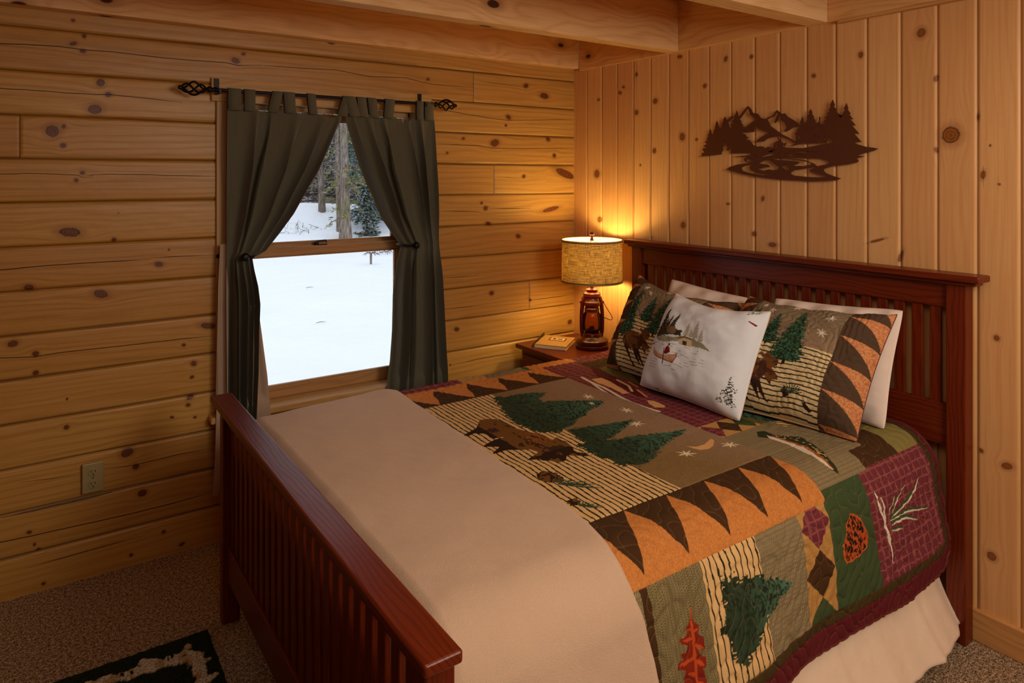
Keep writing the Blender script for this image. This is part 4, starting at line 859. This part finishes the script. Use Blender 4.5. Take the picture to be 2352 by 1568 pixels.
quadbox(MB(), inn(.32, .76, .54, .77), .6719, .6725).build('picture', M['bookpage'], fr_)
b = MB(); quadbox(b, inn(.38, .50, .60, .70), .6724, .6728); quadbox(b, inn(.54, .70, .61, .69), .6724, .6728); quadbox(b, inn(.40, .44, .69, .73), .6724, .6728); b.build('picture_figures', M['trimred'], fr_)
p0, p1 = np.array((-.405, -.150)), np.array((-.205, .002))
b = MB().tube([(*(p0+(p1-p0)*t_), .6545+.016*t_) for t_ in (0, .04, .1, .9, .97, 1)], [.001, .003, .0042, .0042, .0035, .002], 10)
tag(b.build('pen', M['black'], None, True), 'black pen lying along the left edge of the tan notebook', 'pen')

# ------------------------------------------------------------------ cut steel wall art
AX = WB-.014
def ap(p): return [(q[0], q[1]) for q in (P(p) if isinstance(p, str) else p)]
def ax_(dx): return lambda p: Vector(onX(1580+p[0]/4.9, 200+p[1]/4.9, AX)+np.array([dx, 0, 0]))
art = MB()
def piece(outer, holes=(), d=0.): art.poly(ap(outer), [ap(h) for h in holes], ax_(-d), ax_(.0022-d))
piece('120,783 160,770 150,748 185,735 160,695 205,680 175,660 215,640 190,615 220,595 208,585 232,555 225,545 240,510 236,498 250,470 262,498 260,512 275,530 290,515 285,500 305,460 300,450 312,430 310,415 325,375 342,415 338,425 355,455 365,475 385,430 380,415 398,380 395,370 415,330 435,365 445,390 462,420 455,430 475,465 500,440 490,425 515,395 500,380 525,345 520,330 535,300 548,262 565,300 562,315 585,345 580,360 610,395 590,395 625,430 610,435 650,455 640,465 665,470 610,515 660,540 650,550 690,570 650,580 700,600 735,650 710,640 790,672 810,690 720,742 485,745 483,690 470,690 455,712 430,705 445,680 415,600 390,690 400,700 375,740 385,755 300,765 200,775')
piece('430,385 495,322 522,342 495,346 450,402', d=.0004)
piece('572,335 672,212 705,235 735,290 790,300 820,345 860,358 885,355 900,340 950,325 985,275 1003,258 1035,280 1060,300 1095,295 1120,330 1190,370 1245,410 1250,435 1215,445 1190,450 1170,465 1130,490 1095,505 1085,490 1110,460 1105,430 1085,395 1050,375 1040,340 1055,325 1035,310 1020,365 985,405 970,395 990,350 1010,300 1000,285 970,330 930,345 895,365 910,390 935,440 1060,530 1150,575 1225,620 1210,632 1130,592 1060,562 990,552 900,577 850,612 760,618 790,590 860,540 935,500 920,515 870,500 800,470 765,430 758,430 745,505 610,503 650,455 740,380 775,370 745,355 740,340 700,310 688,265 675,237 592,352', d=.0008)
piece('1150,668 1215,630 1215,530 1203,522 1235,490 1223,482 1255,455 1243,447 1270,410 1263,397 1275,365 1287,328 1302,365 1300,380 1318,400 1338,395 1330,385 1352,345 1343,337 1367,290 1358,282 1382,245 1402,285 1395,297 1422,335 1413,345 1442,385 1430,390 1455,405 1468,395 1480,370 1475,345 1485,330 1494,350 1487,385 1490,410 1520,415 1562,390 1530,385 1572,345 1535,345 1592,305 1555,305 1602,265 1582,260 1607,220 1600,200 1632,140 1657,205 1645,215 1677,260 1663,275 1717,312 1690,318 1738,352 1718,345 1746,318 1740,305 1767,255 1755,245 1785,178 1807,240 1798,250 1832,297 1820,310 1862,362 1830,362 1892,432 1850,432 1932,527 1870,522 1957,617 1872,622 1900,640 2000,670 2080,680 2143,692 2100,715 1980,745 1910,770 2000,777 1900,802 1925,830 1900,850 1800,870 1640,885 1540,915 1528,940 1560,970 1640,1000 1725,1030 1660,1050 1400,1060 1000,1035 750,1005 600,975 435,925 470,900 560,870 700,852 640,837 633,805 660,790 705,787 490,784 700,765 715,740 770,690 800,665 850,668 865,690 900,670 935,675 945,690 965,665 970,630 1000,610 1022,600 1005,575 1015,560 1030,592 1045,575 1052,607 1080,635 1110,620 1102,650 1090,680 1300,685 1480,650 1560,632 1400,630 1260,640',
 ('603,907 640,887 690,872 715,876 695,902 710,932 780,962 940,990 850,991 700,967 620,942', '800,858 880,812 905,817 960,852 1020,895 1015,925 960,935 905,925 860,940 790,925 850,905 930,900 900,872', '1060,890 1110,862 1145,925 1110,935 1080,915',
  '1160,962 1200,932 1310,917 1400,905 1430,905 1365,935 1400,955 1555,1005 1500,1015 1350,1010 1200,995 1165,980', '1185,885 1260,852 1225,836 1000,815 935,792 950,787 1100,803 1300,832 1385,855 1378,873 1300,888',
  '1050,788 1200,793 1480,800 1570,820 1600,850 1560,870 1455,890 1425,862 1310,818', '1100,742 1160,747 1205,778 1170,778 1120,757', '1240,768 1265,757 1280,775 1250,779', '822,785 900,758 950,737 900,722 870,732 955,694 985,702 932,735 1000,747 960,762 880,781',
  '1175,720 1300,720 1500,727 1300,735 1190,728', '648,815 690,806 738,835 715,840 670,835', '725,770 745,762 768,790 750,795', '990,655 1005,650 1010,675 990,680', '1072,655 1085,650 1090,670 1078,675',
  '1240,548 1258,548 1258,580 1240,580', '1418,528 1433,528 1433,575 1418,575', '1466,555 1479,545 1481,630 1468,630', '1534,547 1548,542 1549,588 1536,590', '1293,600 1312,600 1312,630 1295,630', '1556,634 1570,600 1580,570 1595,545 1605,575 1626,600 1626,630'), d=.0012)
piece('1325,460 1350,488 1480,430 1478,415', d=.0026); piece('1478,415 1480,430 1560,500 1572,488', d=.0026)
tag(art.build('wall_art', M['artmetal']), 'rusty brown cut steel wall art of mountains, firs, cabin and river above the bed', 'wall art')
b = MB()
# ------------------------------------------------------------------ rug
xr_ = np.arange(-2.78, -2.078, .005); yr_ = np.arange(-1.62, -.562, .005); Xr, Yr = np.meshgrid(xr_, yr_, indexing='ij')
colr = np.zeros(Xr.shape+(3,)); colr[:] = lin((46, 54, 32)); mx_, my_ = Xr*1000, Yr*1000; jg = lambda s_: (vnoise(Xr*70, Yr*70, s_)-.5)*14
def rugp(s_, c): m = inside(mx_+jg(1), my_+jg(2), np.array(s_, float)); mixm(colr, m, lin(c)); return m
mot = [(-2460, -632), (-2328, -650), (-2288, -650), (-2219, -652), (-2174, -655), (-2160, -628), (-2146, -622), (-2138, -645), (-2145, -672), (-2108, -696), (-2126, -720), (-2104, -737), (-2126, -760), (-2131, -900), (-2128, -1500), (-2165, -1500), (-2163, -836), (-2160, -740), (-2194, -704), (-2255, -696), (-2316, -693), (-2360, -688), (-2700, -670), (-2700, -630)]
mk = rugp(mot, (250, 238, 210)); mixm(colr, mk & (vnoise(Xr*60, Yr*25, 5) > .62), lin((222, 192, 144)))
mk |= rugp([(-2300, -636), (-2285, -618), (-2226, -655), (-2262, -668)], (250, 238, 210)); mk |= rugp([(-2134, -815), (-2108, -812), (-2096, -832), (-2118, -848), (-2134, -840)], (250, 238, 210))
for (cx, cy, r1, r2) in ((-2342, -664, 5, 13), (-2316, -670, 5, 10), (-2325, -650, 4, 9), (-2215, -668, 5, 9), (-2203, -662, 5, 9), (-2185, -655, 6, 9), (-2170, -680, 8, 5), (-2150, -660, 7, 5)): mixm(colr, ((mx_-cx)/r1)**2+((my_-cy)/r2)**2 < 1, lin((26, 24, 18)))
edg = np.minimum.reduce([Xr-xr_[0], xr_[-1]-Xr, Yr-yr_[0], yr_[-1]-Yr]); hz_ = .012*np.clip(edg/.012, .05, 1)**.5+.004*mk+.004*vnoise(Xr*110, Yr*110, 4)
ro = npmesh('rug', np.stack([Xr+.003*(vnoise(Yr*60, Xr*0, 3)-.5), Yr, hz_], -1), gridfaces(*Xr.shape), M['rug'], col=colr); tag(ro, 'dark green hooked rug with a white birch log border on the carpet', 'rug')

# ------------------------------------------------------------------ outside: snow, woods
t = NT('snow', .7, .3); co = t.n('TexCoord').outputs['Object']; n1 = t.noise(co, .7, 5, .55); n2 = t.noise(co, 9., 4)
M['snow'] = t.fin(t.mix(n1, L4((236, 240, 250)), L4((248, 250, 255))), t.bump(t.math('ADD', n1, t.math('MULTIPLY', n2, .1)), .12))
t = NT('forest_floor', .9, .1); co = t.n('TexCoord').outputs['Object']; mp = t.n('Mapping', {0: co}); mp.inputs['Scale'].default_value = (1.6, 1.0, 3.)
n1 = t.noise(mp, 1.3, 6, .75); n2 = t.noise(mp, 6., 4, .7); v = t.math('ADD', t.math('MULTIPLY', n1, .55), t.math('MULTIPLY', n2, .45))
M['litter'] = t.fin(t.ramp(v, (.44, L4((46, 36, 30))), (.60, L4((226, 230, 240))), (.53, L4((96, 80, 70)))), t.bump(v, .5))
t = NT('bark', .95, .1); co = t.n('TexCoord').outputs['Object']; mp = t.n('Mapping', {0: co}); mp.inputs['Scale'].default_value = (9, 9, 1.6); v = t.noise(mp, 2.2, 5, .7)
w_ = t.noise(co, .9, 3); c = t.ramp(v, (.32, L4((70, 56, 50))), (.68, L4((176, 160, 148)))); c = t.mix(t.math('MULTIPLY', t.step(w_, .55, .72), .35), c, L4((120, 122, 62)))
M['bark'] = t.fin(c, t.bump(v, .06))
def leafmat(name, a, b, snow=.0):
    t = NT(name, .8, .1); co = t.n('TexCoord').outputs['Object']; v = t.noise(co, 6., 4, .7); c = t.mix(t.step(v, .35, .65), L4(a), L4(b)); v2 = t.noise(co, 14., 3)
    return t.fin(t.mix(t.math('MULTIPLY', t.step(v2, .60-snow*.2, .66-snow*.2), snow), c, L4((226, 234, 244))))
M['lf_teal'] = leafmat('hemlock_needles', (34, 62, 56), (78, 112, 98), .4); M['lf_dark'] = leafmat('spruce_needles', (30, 40, 26), (74, 84, 50), .5)
M['lf_moss'] = leafmat('lichen_twigs', (92, 92, 40), (146, 142, 72), .3); M['lf_brown'] = leafmat('bare_brush', (66, 48, 42), (122, 92, 82), .6)
GZ = -.5
def gz(r): return GZ+np.interp(r, [0, 21, 24, 40, 60, 90], [0, 0, .25, 3.6, 7.6, 13.])
def polar(px, r): d = _F+_R*(px-1176)/FPX; d = d/np.linalg.norm(d); return np.array([CAM[0]+d[0]*r, CAM[1]+d[1]*r])
rr_ = np.concatenate([[3.4, 5, 8, 12, 16], np.linspace(18, 60, 80), [75, 90]]); an_ = np.radians(np.linspace(-30, 75, 120)); Rr_, An = np.meshgrid(rr_, an_, indexing='ij')
Xg = CAM[0]+Rr_*np.sin(An); Yg = np.maximum(CAM[1]+Rr_*np.cos(An), .25); H = gz(Rr_)+np.clip((Rr_-20)/6, 0, 1)*1.1*(fbm(Xg/3, Yg/3, 5)-.4)+.05*fbm(Xg/2, Yg/2, 6)
i0 = 5+np.searchsorted(rr_[5:], 25.5)
tag(npmesh('snow_ground', np.stack([Xg, Yg, H], -1)[:i0+1], gridfaces(i0+1, len(an_)), M['snow']), 'smooth white snow outside the window', kind='structure')
tag(npmesh('wooded_hillside', np.stack([Xg, Yg, H], -1)[i0:], gridfaces(len(rr_)-i0, len(an_)), M['litter']), 'brushy hillside with patches of snow behind the trees', kind='structure')
TR = []
def tree(name, label, px, r, rad, h, fol=None, nf=900, seed=0, crown=(.5, 1.), spread=1.6, lean=(0, 0), group=None, nb=22, cat='tree', droop=.5, size=.11, fz0=None):
    rs = np.random.RandomState(seed); p = polar(px, r); cr_ = spread*1.15
    if name == 'forest_tree':
        for _ in range(30):
            if all(math.hypot(p[0]-q[0], p[1]-q[1]) > q[2]+cr_+.3 for q in TR): break
            r += .35; p = polar(px, r)
    TR.append((p[0], p[1], cr_)); z0 = float(gz(r))-.15; o = thing(name, label, cat, (p[0], p[1], z0), group)
    pts = [(p[0]+lean[0]*t_+.06*math.sin(4*t_+seed), p[1]+lean[1]*t_, z0+h*t_) for t_ in np.linspace(0, 1, 14)]
    b = MB().tube(pts, [rad*(1.35 if i == 0 else 1.08 if i == 1 else 1)*(1-.75*(i/13)) for i in range(14)], 12); b.build('trunk', M['bark'], o, True)
    b = MB().tube([tuple(np.array(pts[0])+[0, 0, .3]), pts[7], pts[12]], rad*.2, 6); tips = []
    for i in range(nb):
        t_ = crown[0]+(crown[1]-crown[0])*rs.rand(); a = rs.rand()*6.283; L = spread*(1.15-t_)*(.6+.7*rs.rand()); q = np.array(pts[0])+(np.array(pts[-1])-pts[0])*t_
        m_ = [q+np.array([math.cos(a)*L*s_, math.sin(a)*L*s_, L*(.15*s_-droop*s_*s_)+.1*rs.randn()*s_]) for s_ in (0, .35, .7, 1.)]
        b.tube(m_, [.028*rad/.16, .020, .012, .005], 5); tips.append(m_)
    if nb: b.build('branches', M['bark'], o, True)
    if fol:
        V = []; Fc = []
        for k in range(nf):
            m_ = tips[rs.randint(len(tips))]; s_ = rs.rand()**.6*3; i = min(int(s_), 2); c_ = m_[i]+(m_[i+1]-m_[i])*(s_-i)+rs.randn(3)*[.16, .16, .10]*np.array(spread/1.6)
            d1 = rs.randn(3); d1[2] *= .35; d1 /= np.linalg.norm(d1); d2 = np.cross(d1, rs.randn(3)); d2 /= np.linalg.norm(d2)+1e-6; l = size*(.6+.9*rs.rand()); w = l*.22
            j = len(V); V += [c_-d1*l, c_+d2*w, c_+d1*l, c_-d2*w]; Fc.append((j, j+1, j+2, j+3))
        npmesh('foliage', V, Fc, M[fol], o, smooth=False)
    return o
tree('pine_tree', 'slender grey pine trunk left of the double trunk in the snow outside', 737, 25.2, .125, 8, 'lf_moss', 900, 1, (.10, .85), .75, (-.25, 0), 'bare grey trunks at the edge of the woods', 34, size=.07)
tree('pine_tree', 'thick furrowed pine trunk in the snow just behind the sash lock', 790, 22.3, .165, 9, 'lf_moss', 1000, 2, (.08, .8), .62, (.05, 0), 'bare grey trunks at the edge of the woods', 36, size=.07)
tree('pine_tree', 'paler trunk close behind the thick furrowed pine', 781, 23.6, .10, 9, None, 0, 3, (.3, .9), .35, (-.12, 0), 'bare grey trunks at the edge of the woods', 16)
tree('pine_tree', 'dark trunk near the left curtain edge outside', 684, 28, .17, 8, 'lf_brown', 1400, 4, (.05, .8), 1.1, (-.1, 0), 'bare grey trunks at the edge of the woods', 26, size=.08)
tree('hemlock_tree', 'large blue-green snow dusted hemlock right of the trunks outside', 888, 24.6, .14, 8.5, 'lf_teal', 15000, 5, (.05, .95), 1.45, nb=110, droop=.35, size=.085)
tree('spruce_tree', 'low dark green spruce at the foot of the hemlock outside', 842, 23.0, .05, 1.9, 'lf_dark', 3600, 6, (.02, .95), .42, nb=60, droop=.3, size=.07)
tree('spruce_tree', 'low mossy evergreen behind the left trunks outside', 758, 27, .05, 1.7, 'lf_dark', 1500, 7, (.02, .9), .4, nb=44, droop=.3, size=.07)
rs = np.random.RandomState(12)
FK = {'lf_brown': 'bare reddish brown tree in the dim forest on the hillside', 'lf_teal': 'blue-green conifer with snow on it in the forest on the hillside', 'lf_dark': 'dark green conifer in the dim forest on the hillside', 'lf_moss': 'yellow-green mossy tree in the dim forest on the hillside'}
i = 0
for r, p0, dp in ((31, 610, 112), (36.5, 660, 100), (43, 625, 88), (51, 655, 80)):
    for k in range(4):
        f_ = ['lf_brown', 'lf_dark', 'lf_moss', 'lf_teal'][(i+i//4) % 4]
        if p0+dp*k > 880 and r < 40: f_ = 'lf_teal'
        tree('forest_tree', FK[f_], p0+dp*k+rs.randn()*6, r+rs.rand()*1.5, .10+.07*rs.rand(), 10+3*rs.rand(), f_, 2600, 20+i, (.02, .95), 1.05+.02*(r-30), group={'lf_brown': 'bare brown', 'lf_teal': 'blue-green', 'lf_dark': 'dark green', 'lf_moss': 'mossy'}[f_]+' trees on the hillside', nb=46, size=.10); i += 1
for k in range(14):
    px = [440, 330, 200, 60, -120, -350, 1010, 1100, 1210, 1340, 1500, 1700, -600, 2000][k]; f_ = ['lf_brown', 'lf_dark', 'lf_moss', 'lf_teal'][(k+k//4) % 4]
    tree('forest_tree', FK[f_], px, 28+5*rs.rand(), .10+.07*rs.rand(), 10+3*rs.rand(), f_, 2600, 60+k, (.02, .95), 1.5, group={'lf_brown': 'bare brown', 'lf_teal': 'blue-green', 'lf_dark': 'dark green', 'lf_moss': 'mossy'}[f_]+' trees on the hillside', nb=46, size=.12)
# brush on the slope, uncountable
V = []; Fc = []
for k in range(16000):
    px = 570+rs.rand()*400 if k < 9000 else -300+rs.rand()*2000; r = 23.2+rs.rand()**1.0*28; p = polar(px, r); z = float(gz(r))+rs.rand()*np.clip(.08*(r-23), .05, .8)*1.3; c_ = np.array([p[0], p[1], z])
    if any(math.hypot(p[0]-q[0], p[1]-q[1]) < q[2]+.35 for q in TR): continue
    d1 = rs.randn(3); d1[2] = abs(d1[2])*.6; d1 /= np.linalg.norm(d1); d2 = np.cross(d1, rs.randn(3)); d2 /= np.linalg.norm(d2)
    l = .14+.3*rs.rand(); w = .007+.01*rs.rand(); j = len(V); V += [c_-d1*l-d2*w, c_-d1*l+d2*w, c_+d1*l+d2*w*.4, c_+d1*l-d2*w*.4]; Fc.append((j, j+1, j+2, j+3))
tag(npmesh('brush', V, Fc, M['lf_brown'], None, smooth=False), 'tangled bare brush along the edge of the woods', 'brush', kind='stuff')
# twigs in the snow
for (x, y, L, an, lb) in ((711, 660, .16, .6, 'upper one of two small dark twigs lying in the snow'), (737, 740, .15, .7, 'lower one of two small dark twigs lying in the snow')):
    p = onZ(x, y, GZ+.05); d = np.array([math.cos(an-1.2), math.sin(an-1.2)*.3, .02])*L/2
    tag(MB().tube([p-d, p+[0, 0, .008], p+d], [.003, .0045, .002], 6).build('twig', M['black']), lb, 'twig', 'twigs on the snow')
p = onZ(852, 606, GZ+.03); b = MB().tube([p, p+[0, 0, .25]], .028, 8)
for k in range(9):
    a = k*.7; b.tube([p+[0, 0, .24], p+[.09*math.cos(a), .09*math.sin(a), .27], p+[.19*math.cos(a), .19*math.sin(a), .21]], [.012, .010, .004], 5)
tag(b.build('sapling', M['bark']), 'tiny bare sapling stub standing in the snow', 'sapling')
b = MB()
for k in range(26):
    p = onZ(860+rs.rand()*44, 572+rs.rand()*14, GZ+.05); a = rs.rand()*3; L = .15+.3*rs.rand(); b.tube([p, p+[math.cos(a)*L*.5, math.sin(a)*L*.5, .03+.04*rs.rand()], p+[math.cos(a)*L, math.sin(a)*L, .01]], [.008, .006, .003], 5)
tag(b.build('fallen_branches', M['bark']), 'scatter of fallen branches on the snow seen through the lower pane', 'branches', kind='stuff')
